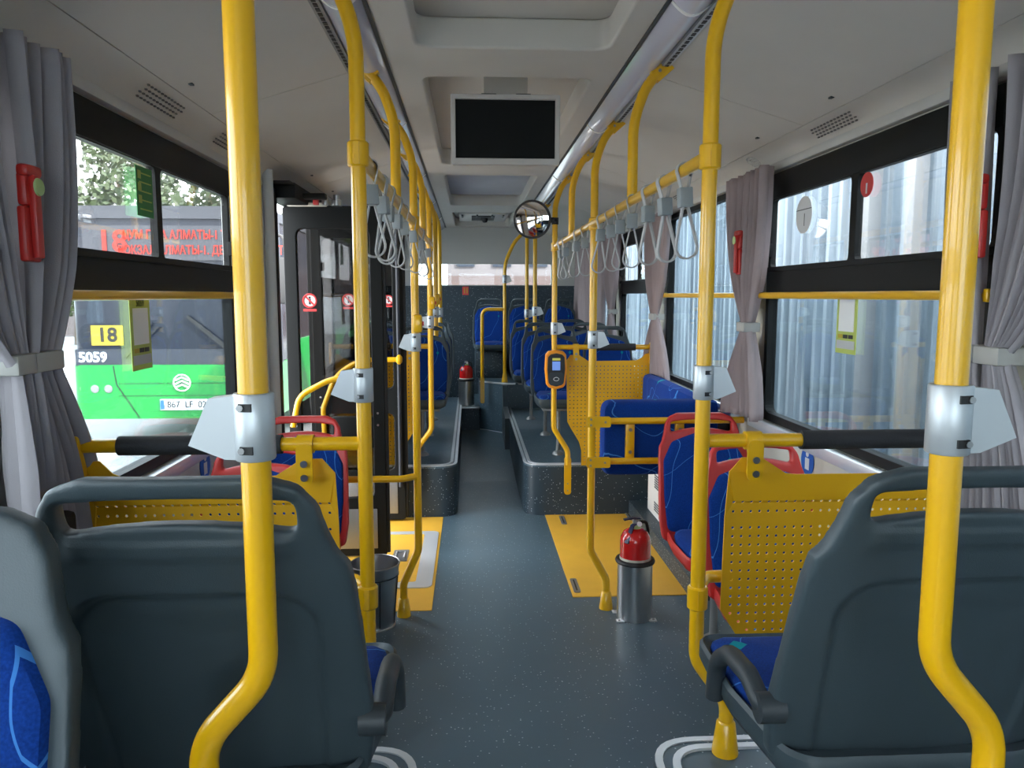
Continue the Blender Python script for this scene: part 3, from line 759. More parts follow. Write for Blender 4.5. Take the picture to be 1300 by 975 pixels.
def pole(label, x, y, zf, side, bend, grab=None, button=None, foot='cone', dx=.082, top=True, col=(), ctop=None, name='handrail_pole', group='yellow floor to ceiling poles'):
    t = thing(name, label, 'handrail', (x, y, zf), group)
    pts = []; rad = []
    if top: pts += [(x+side*.115, y, 2.352), (x+side*.045, y, 2.285), (x, y, 2.16)]; rad += [0, .2, .35]
    else: pts += [(x, y, ctop or 2.36)]; rad += [0]
    if bend:
        z1, z2 = bend
        pts += [(x, y, z1), (x+side*dx, y, z2)]; rad += [.09, .09]
        xb = x+side*dx
    else: xb = x
    if foot == 'cone': pts += [(xb, y, zf+.01)]
    elif foot == 'side': pts += [(xb, y, bend[1]-.10)]
    else: pts += [(xb, y, zf)]
    rad += [0]
    obj('tube', B().tube(fillet(pts, rad, 8), PR, 16), 'yellow', t)
    if foot == 'cone': obj('foot', B().lathe([(.034, 0), (.034, .006), (.024, .085), (.0195, .09)], (xb, y, zf), 18), 'yellow', t)
    if foot == 'side':
        zb = bend[1]-.06
        o = obj('wall_bracket', B().prism(rrect(xb-.024, xb+.024, zb-.25, zb+.02, .023), y-.012, y+.012), 'yellow', t)
        for z in (zb-.22, zb-.17): obj('bolt', B().lathe([(.006,-.003),(.005,.003)], (xb, y-.014, z), 8, 'y'), 'screw', o)
    if top: bracket_top(t, x+side*.095, y, 2.335, side)
    if grab: grab_box(t, x, y, grab, side)
    if button: stop_button(t, x+.012, y, button, side)
    for z in col: collar(t, x, y, z)
    return t
pole('nearest yellow pole left of the aisle, in front of the grey seat back', -.270, .96, ZP, -1, (1.06, .97), grab=1.388)
pole('nearest yellow pole at the right edge, in front of the grey seat back', .577, .885, ZP, 1, (1.095, 1.0), grab=1.402)
pole('yellow pole rising from behind the left grey seat, near end of the strap rail', -.266, 1.9, ZP, -1, (.62, .48), grab=1.33, col=(1.885, .785))
pole('yellow pole at the near end of the fence side strap rail, beside the guard panel', .574, 1.85, ZP, 1, (.62, .50), grab=1.337, col=(1.878, .785), dx=.085)
pole('yellow pole with a cone foot beside the nearer red extinguisher', .584, 3.635, 0, 1, (.30, .15), grab=1.34, col=(1.882,))
pole('yellow pole with a cone foot just past the tin bin', -.257, 3.6, 0, -1, (.33, .16), grab=1.332, button=1.42, col=(1.882,), dx=.075)
pole('yellow pole with the orange card reader on the fence side', .574, 5.235, ZP-.15, 1, (.63, .47), grab=1.325, foot='side', dx=.10, col=(1.875,))
pole('yellow pole with a stop button at the platform corner behind the door', -.272, 5.235, ZP-.15, -1, (.63, .50), grab=1.37, button=1.50, foot='side', dx=.10, col=(1.875,))
pole('yellow pole between the platform seats beyond the card reader, nearer of two', .575, 6.84, 1.16, 1, None, grab=1.41, foot='plain')
pole('yellow pole between the platform seats beyond the card reader, farther of two', .565, 7.69, 1.16, 1, None, grab=1.37, foot='plain')
pole('yellow pole between the seats on the platform behind the door, nearer of two', -.27, 6.05, 1.16, -1, None, grab=1.42, button=1.52, foot='plain')
pole('yellow pole between the seats on the platform behind the door, farther of two', -.268, 6.86, 1.16, -1, None, grab=1.40, foot='plain')
# deck pole with curved top and grab loop
t = thing('handrail_pole', 'rear yellow pole on the white edged deck, curving over to the right at its top', 'handrail', (.362, 8.12, .63), 'yellow floor to ceiling poles')
obj('tube', B().tube(fillet([(.362, 8.12, .64), (.362, 8.12, 1.88), (.46, 8.12, 2.10), (.70, 8.12, 2.345)], [0, .5, .3, 0], 8), PR, 14), 'yellow', t)
obj('foot', B().lathe([(.034, 0), (.034, .006), (.022, .09)], (.362, 8.12, .63), 16), 'yellow', t)
obj('grab_loop', B().tube(fillet([(.362, 8.12, 1.405), (.123, 8.12, 1.405), (.123, 8.16, .62)], .08, 7), PR, 14), 'yellow', t)
obj('loop_bracket', B().prism(rrect(.100, .146, .40, .68, .022), 8.135, 8.165), 'yellow', t)
grab_box(t, .362, 8.12, 1.72, 1)
# hanger poles and strap rails
g = 'strap rails'
def strap_rail(label, x, ya, yb, z=1.885):
    t = thing('strap_rail', label, 'handrail', (x, ya, z), g)
    obj('tube', B().tube([(x, ya+.015, z), (x, yb-.01, z)], .0165, 14), 'yellow', t)
    return t
strap_rail('yellow overhead strap rail on the fence side', .574, 1.85, 5.24, 1.882)
strap_rail('yellow overhead strap rail on the door side', -.262, 1.9, 5.24, 1.885)
for (x, y, side, lab) in ((.578, 2.76, 1, 'short yellow ceiling hanger of the fence side strap rail, nearer one'), (.575, 4.38, 1, 'short yellow ceiling hanger of the fence side strap rail, farther one'),
                          (-.264, 2.83, -1, 'short yellow ceiling hanger of the door side strap rail, nearer one'), (-.264, 4.4, -1, 'short yellow ceiling hanger of the door side strap rail, farther one')):
    pole(lab, x, y, 1.885, side, None, foot='plain', col=(), name='rail_hanger', group='strap rail hangers')
# hand straps
def strap_mesh():
    up = B(); zc = 0.
    pts = [(0.0165*1.25*math.cos(a), 0, .0165*1.25*math.sin(a)) for a in [math.pi*(k/10) for k in range(11)]]
    lo = [(.008, 0, -.05)] + pts + [(-.008, 0, -.05)]
    up.band(lo, .0105, .0016, (0,1,0) if False else (1,0,0))
    # teardrop handle
    hp = []
    for k in range(25):
        a = -math.pi/2 + 2*math.pi*k/24
    R_ = .030; cz = -.203; top = -.092
    tear = [(.006, top)]
    for k in range(15):
        a = math.pi*.10 - k*(math.pi*1.20)/14
        tear.append((R_*math.cos(a), cz + R_*math.sin(a)))
    tear.append((-.006, top))
    lp = B().band([(p[0], 0, p[1]) for p in tear], .0085, .0024, (1,0,0))
    bl = B().box(-.018, .018, -.017, .017, -.097, -.045, .003)
    return up, bl, lp
up_, bl_, lp_ = strap_mesh()
ms_up, ms_bl, ms_lp = up_.mesh('webbing_loop'), bl_.mesh('adjuster_block'), lp_.mesh('grip_loop', ang=25)
def strap(label, x, y, z, rz, tilt):
    t = thing('hand_strap', label, 'hand strap', (x, y, z), 'grey hand straps on the overhead rails', True)
    t.rotation_euler = (0, tilt, rz)
    obj('webbing_loop', ms_up, 'strapband', t); obj('adjuster_block', ms_bl, 'block', t); obj('grip_loop', ms_lp, 'strapband', t)
ordn = ['nearest', 'second', 'third', 'fourth', 'fifth', 'sixth', 'seventh', 'eighth', 'ninth', 'tenth', 'eleventh']
for k, y in enumerate((2.074, 2.29, 2.495, 2.733, 2.959, 3.173, 3.377, 3.881, 4.142, 4.663, 4.91)):
    strap('%s grey hand strap on the fence side rail, counted from the near end' % ordn[k], .574, y, 1.882, random.uniform(-.25, .25)+.1, random.uniform(-.08, .08))
for k, y in enumerate((2.088, 2.33, 2.56, 2.824, 3.112, 3.536, 4.161, 4.865)):
    strap('%s grey hand strap on the door side rail, counted from the near end' % ordn[k], -.262, y, 1.885, random.uniform(-.3, .3), random.uniform(-.08, .08))
# ------------------------------------------------------------------ guard bars and perforated panels
def clamp(t, x, y, z, drop=.10):
    o = obj('panel_clamp', B().tube([(x-.02, y, z), (x+.02, y, z)], .0235, 14), 'yellow', t)
    obj('clamp_tongue', B().prism(rrect(x-.020, x+.020, z-drop, z+.005, .019), y-.026, y-.019), 'yellow', o)
    for dz in (.045, .080): obj('bolt', B().lathe([(.009,-.004),(.008,.002),(.004,.004)][::-1], (x, y-.029, z-dz), 12, 'y'), 'screw', o)
def guard_bar(label, xp, xw, y, z, sleeve, clamps):
    t = thing('guard_screen', label, 'guard screen', ((xp+xw)/2, y, z), 'yellow guard screens')
    obj('tube', B().tube([(xp, y, z), (xw, y, z)], .0175, 14), 'yellow', t)
    obj('foam_sleeve', B().tube([(sleeve[0], y, z), (sleeve[1], y, z)], .0245, 16), 'foam', t)
    for x in clamps: clamp(t, x, y, z)
    s = -1 if xw < xp else 1
    obj('end_bracket', B().box(min(xw, xw-s*.02), max(xw, xw-s*.02), y-.03, y+.02, z-.12, z+.03, .006), 'yellow', t)
    return t
GS0 = guard_bar('yellow perforated guard screen right of the aisle behind the near grey seat', .574, XR-.06, 1.862, 1.188, (.83, 1.235), (.707,))
GS1 = guard_bar('yellow perforated guard screen showing through the handle of the left grey seat', -.266, XL+.08, 1.905, 1.182, (-.865, -.47), (-.412,))
GS2 = guard_bar('bright yellow perforated guard screen behind the card reader', .574, XR-.10, 5.25, 1.195, (.86, 1.14), (.725,))
GS3 = guard_bar('yellow perforated guard screen behind the farther door leaf', -.272, XL+.08, 5.32, 1.20, (-.80, -.55), (-.42,))
def guard_panel(label, mir, y, kind, px, pz):
    sx = (lambda x: 2*XC - x) if mir else (lambda x: x)
    if kind == 'near':
        outer = [(.646,.735),(.650,.985),(.653,1.105),(.685,1.142),(.735,1.142),(.772,1.118),(.80,1.100),(.83,1.097),(1.17,1.097),(1.20,1.11),(1.23,1.142),(1.27,1.142),(1.285,1.11),(1.285,.65),(.70,.65)]
        rows = [1.024, .998, .955, .932, .909, .886, .863, .840, .817, .794, .771, .748, .725, .702, .679]; x0, x1 = .672, 1.27; r = .0042
    else:
        outer = [(.662,1.085),(.665,1.105),(.69,1.14),(.75,1.14),(.79,1.115),(.81,1.10),(.83,1.097),(1.15,1.10),(1.19,1.12),(1.215,1.145),(1.245,1.15),(1.245,1.10),(1.235,.36),(.773,.36),(.772,.47),(.755,.53),(.70,.62),(.672,.67)]
        rows = [1.06 - .0265*k for k in range(26)]; x0, x1 = .69, 1.23; r = .0045
    def inside(x, z):
        c = False; n_ = len(outer)
        for i in range(n_):
            (xa, za), (xb, zb) = outer[i], outer[i-1]
            if (za > z) != (zb > z) and x < (xb-xa)*(z-za)/(zb-za)+xa: c = not c
        return c
    hs = []
    for z in rows:
        x = x0
        while x < x1:
            if all(inside(x+dx, z+dz) for dx, dz in ((.016,0),(-.016,0),(0,.012),(0,-.012),(.01,.01),(-.01,-.01),(-.012,.012))): hs.append(circ(sx(x), z, r, 6))
            x += px
    ol = [(sx(a), b) for a, b in outer]
    pl = holes_B(ol, hs, .004)
    def fold(x, d, z):                # shallow crease band below the top edge
        f = .014*sm(1.035, 1.02, z)*1. if kind == 'near' else 0.
        return (x, y + d + f, z)
    b = B().add([fold(p[0], p[2], p[1]) for p in pl.v], pl.f)
    return obj('perforated_panel', b, 'yellow_panel', label, smooth=False)
guard_panel(GS0, False, 1.872, 'near', .0230, 0)
guard_panel(GS1, True, 1.915, 'near', .0230, 0)
guard_panel(GS2, False, 5.262, 'far', .0265, 0)
guard_panel(GS3, True, 5.335, 'far', .0265, 0)
# lower stub arms holding the near panels, low bars
obj('stub_arm', B().tube(fillet([(.580, 1.862, .80), (.612, 1.912, .815), (.68, 1.915, .815)], .03, 5), .016, 12), 'yellow', GS0)
obj('stub_arm', B().tube(fillet([(-.272, 1.912, .80), (-.305, 1.955, .81), (-.37, 1.957, .81)], .03, 5), .016, 12), 'yellow', GS1)
t = thing('low_cross_bar', 'low yellow cross bar running from the bin side pole towards the door side', 'handrail', (-.6, 3.6, .69))
obj('tube', B().tube(fillet([(-.257, 3.60, .695), (-.32, 3.56, .69), (-.62, 3.56, .69), (-.98, 3.60, .69)], .08, 5), .0165, 12), 'yellow', t)
obj('end_plate', B().box(-1.0, -.97, 3.57, 3.63, .65, .73, .004), 'yellow', t)
# wheelchair backrest pad on two bars
t = thing('wheelchair_rest', 'blue padded wheelchair rest held by two yellow bars', 'padded rest', (.92, 3.66, .67))
for z in (.945, .747):
    br = obj('support_bar', B().tube([(.60, 3.635, z), (1.33, 3.635, z)], .0165, 14), 'yellow', t)
    b = B().prism(rrect(.556, .672, z-.026, z+.026, .012), 3.604, 3.615)
    cl = obj('clamp_plate', b, 'yellow', br)
    for (x, dz) in ((.575, .014), (.575, -.014), (.645, 0)): obj('bolt', B().lathe([(.006,-.003),(.005,.003)], (x, 3.602, z+dz), 8, 'y'), 'screw', cl)
ol = fil2([(.648, .66), (1.19, .66), (1.19, 1.033), (.648, 1.033)], .055, 6)
obj('pad', B().dome(ol, .05, 'xz', 3.72, back=-.05, sgn=-1), 'fabric', t)
for x in (.775, 1.02):
    o = obj('pad_strap', B().box(x-.022, x+.022, 3.645, 3.668, .74, .955, .004), 'yellow', t)
    for z in (.90, .79): obj('bolt', B().lathe([(.009,-.004),(.007,.003)], (x, 3.642, z), 10, 'y'), 'screw', o)
# long padded backrest on the wall of the wheelchair bay
t = thing('folding_bench', 'long blue upholstered pad along the fence side wall of the wheelchair bay', 'bench', (1.25, 4.4, .6))
obj('pad', B().box(1.17, 1.27, 3.80, 5.16, .64, 1.02, .035), 'fabric', t)
obj('wall_mount', B().box(1.27, XR, 3.9, 5.0, .70, .95, .01), 'shelld', t)
# window rails
def window_rail(lab, x, ya, yb, side):
    t = thing('window_rail', lab, 'handrail', (x, (ya+yb)/2, H))
    obj('tube', B().tube([(x, ya, H), (x, yb, H)], .014, 14), 'yellow', t)
    for y in (ya, yb):
        s = .02 if y == ya else -.02
        obj('end_socket', B().box(min(x-.016, x+.016), max(x-.016, x+.016), min(y, y+s), max(y, y+s), H-.017, H+.017, .004), 'yellow', t)
        obj('standoff', B().tube([(x, y+s*.5, H), (x+side*.09, y+s*.5, H)], .010, 8), 'yellow', t)
window_rail('yellow rail across the windows on the fence side at eye height', 1.30, 1.85, 5.17, 1)
window_rail('yellow rail across the window on the green bus side at eye height', -.995, 1.86, 3.37, -1)
# card reader
t = thing('card_reader', 'orange cased ticket card reader with a lit screen on the pole', 'card reader', (.58, 5.2, .93))
ol = fil2([(.515, .945), (.53, .925), (.58, .912), (.63, .925), (.645, .945), (.655, 1.05), (.650, 1.15), (.63, 1.172), (.58, 1.182), (.53, 1.172), (.51, 1.15), (.505, 1.05)], .02, 4)
obj('case', B().dome(ol, .03, 'xz', 5.185, rings=((1,-1),(1,.0),(1,.5),(.97,.85),(.93,1.)), back=-.03), 'orange', t)
ol2 = [(.58+(a-.58)*.80, 1.047+(b-1.047)*.84) for a, b in ol]
obj('front_plate', B().prism(ol2, 5.150, 5.156), 'ink', t)
obj('keypad_plate', B().prism(rrect(.530, .630, .945, 1.03, .02), 5.147, 5.151), 'shelld', t)
s = obj('screen', B().box(.553, .607, 5.147, 5.150, 1.045, 1.105), 'screen', t, smooth=False)
obj('screen_bar', B().box(.553, .607, 5.147, 5.150, 1.112, 1.128), 'screeny', t, smooth=False)
obj('tap_symbol', B().tube([(.58+.018*math.cos(k*.5236), 5.146, .985+.012*math.sin(k*.5236)) for k in range(12)], .0018, 5, True), 'plate', t)
# convex mirror
t = thing('convex_mirror', 'round convex mirror with a black rim clamped to the pole', 'mirror', (.42, 5.15, 2.04))
cm = (.410, 5.12, 2.047); rm_ = .122
prof = []
for k in range(10):
    a = k/9*rm_; prof.append((max(a, .0005), -(math.sqrt(.42**2 - a*a) - math.sqrt(.42**2 - rm_**2))))
tm = Matrix.Translation(cm) @ Matrix.Rotation(R(-18), 4, 'Z') @ Matrix.Rotation(R(6), 4, 'X') @ Matrix.Translation([-c for c in cm])
def mt_(b): return xf(b, lambda x, y, z: tuple(tm @ Vector((x, y, z))))
obj('mirror_face', mt_(B().lathe(prof, cm, 36, 'y')), 'mirror', t, ang=80)
obj('rim', mt_(B().lathe([(rm_-.001, -.003), (rm_+.004, -.003), (rm_+.005, .006), (rm_-.002, .014), (rm_-.02, .020)], cm, 36, 'y')), 'rubber', t)
obj('back_cup', mt_(B().lathe([(rm_-.01, .012), (.06, .032), (.01, .036)], cm, 24, 'y')), 'rubber', t)
obj('arm', B().box(.52, .56, 5.15, 5.17, 2.03, 2.065, .005), 'rubber', t)
obj('clamp', B().tube([(.574, 5.235, 2.025), (.574, 5.235, 2.07)], .024, 14), 'rubber', t)
obj('clamp_link', B().box(.54, .58, 5.16, 5.23, 2.035, 2.06, .004), 'rubber', t)
# ceiling screen
t = thing('ceiling_screen', 'switched off black television screen with a pale bezel under the ceiling', 'screen', (.147, 3.22, 2.08))
def tvx(x, y, z): # lean: the top is nearer the camera side a little
    return (x, y + (2.35-z)*.06, z)
pl = holes_B(rrect(-.071, .365, 2.082, 2.350, .006), [rrect(-.058, .352, 2.102, 2.337, .003)], .03, .003)
obj('bezel', xf(B().add([(p[0], 3.20+p[2], p[1]) for p in pl.v], pl.f), tvx), 'tvframe', t, smooth=False)
obj('display', xf(B().box(-.060, .354, 3.198, 3.21, 2.10, 2.339), tvx), 'tv', t, smooth=False)
obj('rear_case', xf(B().box(-.05, .345, 3.21, 3.26, 2.095, 2.34, .01), tvx), 'tvframe', t)
obj('ceiling_mount', B().box(.06, .24, 3.24, 3.34, 2.33, 2.455, .004), 'ceiling', t)
for x in (.05, .19): obj('mount_slot', B().box(x, x+.06, 3.212, 3.222, 2.352, 2.362), 'ink', t, smooth=False)
# ceiling camera
tag(obj('dome_camera', B().lathe([(.001, -.05), (.022, -.045), (.032, -.022), (.034, 0), (.034, .02)], (.165, 8.6, ZC+.035), 16), 'rubber'), 'small black dome camera hanging below the rear ceiling grille', 'camera')
# ------------------------------------------------------------------ small things on the floor
def extinguisher(label_e, label_t, x, y, z, s=1.):
    tb = thing('extinguisher_holder', label_t, 'holder', (x, y, z))
    obj('tube', B().lathe([(.084, .0), (.084, .285), (.080, .285), (.080, .01)], (x, y, z), 28), 'steel', tb)
    obj('rubber_ring', B().tube([(x+.084*math.cos(k*math.pi/14), y+.084*math.sin(k*math.pi/14), z+.285) for k in range(28)], .012, 8, True), 'rubber', tb)
    for a in (-.6, .6, math.pi-.6, math.pi+.6):
        px, py = x+.095*math.cos(a), y+.095*math.sin(a)
        ft = obj('foot_tab', B().box(px-.018, px+.018, py-.016, py+.016, z+.001, z+.006), 'alu', tb, smooth=False)
        obj('bolt', B().lathe([(.007, 0), (.005, .005)], (px+.006*math.cos(a), py, z+.006), 8), 'screw', ft)
    t = thing('fire_extinguisher', label_e, 'extinguisher', (x, y, z+.02), 'fire extinguishers')
    obj('cylinder', B().lathe([(.070, .02), (.074, .03), (.074, .375), (.071, .40), (.058, .425), (.036, .440), (.024, .443)], (x, y, z), 28), 'extred', t)
    obj('base_band', B().lathe([(.0745, .285), (.0750, .287), (.0750, .303), (.0745, .305)], (x, y, z), 28), 'cream', t)
    obj('print_band', B().box(x-.055, x-.02, y-.066, y-.060, z+.315, z+.345), 'plate', t, smooth=False) if False else None
    obj('neck', B().lathe([(.022, .44), (.026, .444), (.026, .458), (.018, .460)], (x, y, z), 16), 'glow', t)
    v = obj('valve', B().lathe([(.015, .452), (.017, .458), (.017, .485), (.012, .49)], (x, y, z), 12), 'steel', t)
    obj('gauge', B().lathe([(.012, -.02), (.012, -.012)], (x+.012, y-.012, z+.47), 12, 'y'), 'plate', v)
    obj('lever', B().band([(x+.02, y, z+.49), (x-.01, y-.005, z+.495), (x-.06, y-.01, z+.487)], .011, .003, (0,0,1)), 'navy', t)
    obj('lever', B().band([(x+.015, y, z+.475), (x-.02, y-.02, z+.46), (x-.055, y-.055, z+.385)], .011, .003, (0,0,1)), 'navy', t)
    obj('hose', B().tube(fillet([(x+.015, y, z+.47), (x+.05, y, z+.475), (x+.062, y+.01, z+.43), (x+.066, y+.02, z+.31)], .03, 5), .008, 8), 'rubber', t)
extinguisher('red fire extinguisher standing in a steel tube beside the cone footed pole', 'steel tube holder bolted to the aisle floor', .785, 3.53, 0)
extinguisher('small looking red fire extinguisher far back on the rear step', 'steel tube holder on the rear step', -.05, 8.35, .35)
t = thing('waste_bin', 'dull tin bucket used as a bin, half hidden behind the left yellow pole', 'bin', (-.455, 3.5, 0))
obj('bucket', B().lathe([(.085, .0), (.088, .004), (.108, .25), (.109, .252), (.114, .30), (.116, .304), (.112, .304), (.104, .25), (.082, .01), (.01, .008)], (-.455, 3.5, 0), 30), 'steel', t)
obj('rolled_rim', B().tube([(-.455+.115*math.cos(k*math.pi/15), 3.5+.115*math.sin(k*math.pi/15), .304) for k in range(30)], .004, 6, True), 'steel', t)
obj('bead', B().tube([(-.455+.1095*math.cos(k*math.pi/15), 3.5+.1095*math.sin(k*math.pi/15), .25) for k in range(30)], .0035, 6, True), 'shelld', t)
obj('base_ring', B().tube([(-.455+.089*math.cos(k*math.pi/15), 3.5+.089*math.sin(k*math.pi/15), .005) for k in range(30)], .005, 6, True), 'steel', t)
for a in (-1.25, -.2, -2.2): obj('side_seam', B().band([(-.455+.089*math.cos(a), 3.5+.089*math.sin(a), .02), (-.455+.110*math.cos(a), 3.5+.110*math.sin(a), .245)], .002, .002), 'ink', t)
# ------------------------------------------------------------------ curtains
def curtain(label, side, ytop, ytie, ybot, ztop, zbot, ztie=1.405, mat='curtain', folds=9, tie=True, seed=1, nz=34, depth=.032):
    rnd = random.Random(seed)
    xw = XR if side > 0 else XL
    b = B(); nu = folds*8
    ph = [rnd.uniform(-.6, .6) for _ in range(folds+1)]
    amp = [rnd.uniform(.6, 1.2) for _ in range(folds+1)]
    for j in range(nz+1):
        z = ztop + (zbot-ztop)*j/nz
        if tie:
            if z > ztie:
                t = (ztop-z)/(ztop-ztie); k = max(0., t)**2.6
                a0 = ytop[0]*(1-k) + ytie[0]*k; a1 = ytop[1]*(1-k) + ytie[1]*k
            else:
                t = (ztie-z)/(ztie-zbot); k = 1-max(0., 1-t)**1.6
                a0 = ytie[0]*(1-k) + ybot[0]*k; a1 = ytie[1]*(1-k) + ybot[1]*k
        else: a0, a1 = ytop; t = 0
        squeeze = 1.
        if tie: squeeze = .55 + .45*min(1., abs(z-ztie)/.22)
        for i in range(nu+1):
            u = i/nu; fi = u*folds; q = int(min(folds-1, fi))
            s = math.sin(2*math.pi*fi + ph[q]*(1-abs(2*(fi-q)-1)))
            y = a0 + (a1-a0)*u + .006*math.sin(5*z+9*u)
            dx = depth*squeeze*amp[q]*s + .008*math.sin(3.1*z + 7*u + seed)
            b.v.append((xw - side*(.085 + dx), y, z + (.02*math.sin(3*u+seed)*(j/nz) if tie else 0)))
    for j in range(nz):
        for i in range(nu):
            p = j*(nu+1)+i; b.f.append((p, p+1, p+nu+2, p+nu+1))
    t = thing('curtain', label, 'curtain', (xw-side*.085, (ytop[0]+ytop[1])/2, zbot), 'window curtains')
    o = obj('cloth', b, mat, t); o.data.shade_smooth()
    md = o.modifiers.new('thickness', 'SOLIDIFY'); md.thickness = .003
    if tie:
        ya, yb = min(ytie)-.012, max(ytie)+.012
        x0, x1 = sorted((xw - side*.118, xw - side*.04))
        obj('tieback', B().box(x0, x1, ya, yb, ztie-.022, ztie+.022, .006), 'tie', t)
    return t
# near pillars, green bus side
curtain('grey curtain gathered at the near edge of the green bus window', -1, (1.725, 1.945), (1.70, 1.80), (1.72, 2.00), 2.10, .93, seed=3, folds=6)
curtain('grey curtain at the far left edge, hanging from the nearer pillar side', -1, (1.32, 1.68), (1.64, 1.69), (1.655, 1.70), 2.10, .95, seed=4, folds=7)
curtain('grey curtain gathered at the near edge of the big fence side window', 1, (1.87, 2.02), (1.85, 1.93), (1.80, 1.95), 2.10, .93, seed=5, folds=5)
curtain('grey curtain at the right edge, hanging from the nearer pillar side', 1, (1.45, 1.80), (1.75, 1.82), (1.58, 1.78), 2.10, .93, seed=6, folds=9)
curtain('taupe curtain tied on the pillar between the first two fence side windows', 1, (3.27, 3.77), (3.44, 3.52), (3.32, 3.80), 2.10, .975, mat='curtain_b', seed=7, folds=12)
curtain('taupe curtain tied on the second pillar, left of the eye height rail', 1, (4.90, 5.52), (5.18, 5.30), (4.86, 5.62), 2.10, .90, mat='curtain_b', seed=8, folds=13)
curtain('taupe curtain tied on the third pillar far back', 1, (6.62, 7.15), (6.84, 6.93), (6.62, 7.10), 2.10, .93, mat='curtain_b', seed=9, folds=10)
curtain('taupe curtain drawn right across the rearmost fence side window', 1, (7.30, 9.25), (0, 0), (0, 0), 2.10, .93, mat='curtain_b', seed=10, folds=22, tie=False)
# emergency hammers
def hammer(label, side, y, z):
    xw = XR if side > 0 else XL
    xa = xw - side*.115
    t = thing('emergency_hammer', label, 'hammer', (xa, y, z-.17), 'red emergency hammers')
    s = side
    def bx_(n_, y0, y1, z0, z1, d0, d1, m_, par, bev=.003):
        x0, x1 = sorted((xa - s*d0, xa - s*d1)); return obj(n_, B().box(x0, x1, y0, y1, z0, z1, bev), m_, par)
    bx_('holder', y-.028, y+.028, z-.125, z-.01, 0, .018, 'hamred', t, .006)
    bx_('holder_top', y-.024, y+.024, z-.01, z+.06, 0, .022, 'hamred', t, .008)
    bx_('hammer_head', y-.030, y+.030, z+.05, z+.075, .004, .030, 'hamred', t, .008)
    bx_('handle', y-.012, y+.012, z-.118, z+.055, .018, .034, 'hamred', t, .005)
    obj('glow_marker', B().lathe([(.019, -.002), (.017, .002)], (xa - s*.036, y, z+.03), 16, 'x'), 'glow', t)
    for k in range(7): bx_('grip_rib', y+.012, y+.026, z-.115+k*.014, z-.109+k*.014, .017, .022, 'hamred', t, 0)
hammer('red emergency hammer beside the near curtain on the green bus side', -1, 1.69, 1.745)
hammer('red emergency hammer beside the near curtain on the fence side', 1, 1.835, 1.765)
hammer('red emergency hammer in the folds of the middle fence side curtain', 1, 3.50, 1.77)
# stickers on glass and wall
def sheet(name, label, x, y0, y1, z0, z1, mat, cat='sticker', group=None):
    return tag(obj(name, B().box(x-.001, x+.001, y0, y1, z0, z1), mat, None, smooth=False), label, cat, group)
def info_sticker(label, side, y, z):
    xw = XR if side > 0 else XL; x = xw - side*.002
    o = sheet('info_sticker', label, x, y-.074, y+.074, z-.125, z+.10, 'stickyel')
    x2 = x - side*.002
    obj('white_field', B().box(x2-.0005, x2+.0005, y-.056, y+.056, z-.045, z+.070), 'plate', o, smooth=False)
    b = text_B('5059', .030, .001, .0004)
    obj('number', B().add([(x2 - side*.0005, y - side*p[0], z+.085+p[1]) for p in b.v], b.f), 'ink', o, smooth=False)
    for k, m_ in enumerate(('signyel', 'ink', 'ink')):
        y_ = y + side*(.040 - .038*k); obj('badge', B().box(x2-.0006, x2+.0006, y_-.016, y_+.016, z-.070, z-.056), m_, o, smooth=False)
    obj('grey_field', B().box(x2-.0005, x2+.0005, y-.066, y+.066, z-.108, z-.078), 'silver', o, smooth=False)
info_sticker('lime sticker with a white field on the fence side window', 1, 2.705, 1.465)
info_sticker('lime sticker with a white field on the green bus side window', -1, 2.50, 1.44)
o = sheet('route_notice', 'green notice with pale print on the sliding glass of the green bus side', XL+.012, 2.50, 2.625, 1.80, 1.955, 'signgreen', 'notice')
for k in range(5): obj('print_line', B().box(XL+.0135, XL+.0145, 2.52, 2.61, 1.82+k*.028, 1.824+k*.028), 'stickyel', o, smooth=False)
for k in range(3): obj('print_block', B().box(XL+.0135, XL+.0145, 2.512, 2.535, 1.84+k*.038, 1.865+k*.038), 'stickyel', o, smooth=False)
def disc_sticker(name, label, x, y, z, r, mat, group=None, cat='sticker'):
    return tag(obj(name, B().lathe([(r, -.001), (r, .001)], (x, y, z), 24, 'x'), mat, None, smooth=False), label, cat, group)
o = disc_sticker('round_sticker', 'red round sticker in the corner of the fence side sliding glass', XR-.008, 2.60, 1.925, .042, 'redst')
obj('print_stroke', B().box(XR-.0100, XR-.0092, 2.594, 2.604, 1.895, 1.93), 'plate', o, smooth=False)
o = disc_sticker('round_sticker', 'large white round sticker on the far sliding glass of the fence side window', XR-.004, 3.10, 1.875, .075, 'plate')
obj('print_stroke', B().box(XR-.0062, XR-.0054, 3.03, 3.17, 1.895, 1.898), 'shelld', o, smooth=False)
obj('print_stroke', B().box(XR-.0062, XR-.0054, 3.09, 3.094, 1.83, 1.88), 'shelld', o, smooth=False)
for side, y, z, lab in ((1, 2.97, .885, 'blue round pictogram sticker on the wall behind the fence side guard panel'), (-1, 3.02, .885, 'blue round pictogram sticker on the wall behind the green bus side guard panel')):
    xw = (XR if side > 0 else XL) - side*.003
    o = disc_sticker('pictogram_sticker', lab, xw, y, z, .058, 'blue')
    xx = xw - side*.0015
    obj('figure_head', B().lathe([(.013, -.0006), (.013, .0006)], (xx, y, z+.03), 12, 'x'), 'plate', o, smooth=False)
    obj('figure_body', B().box(xx-.0006, xx+.0006, y-.018, y+.018, z-.035, z+.012), 'plate', o, smooth=False)
# ------------------------------------------------------------------ outside
ZG = -.38
struct('ground', B().box(-60, 60, -30, 90, ZG-.1, ZG), 'asphalt', 'pale asphalt yard outside the bus', smooth=False)
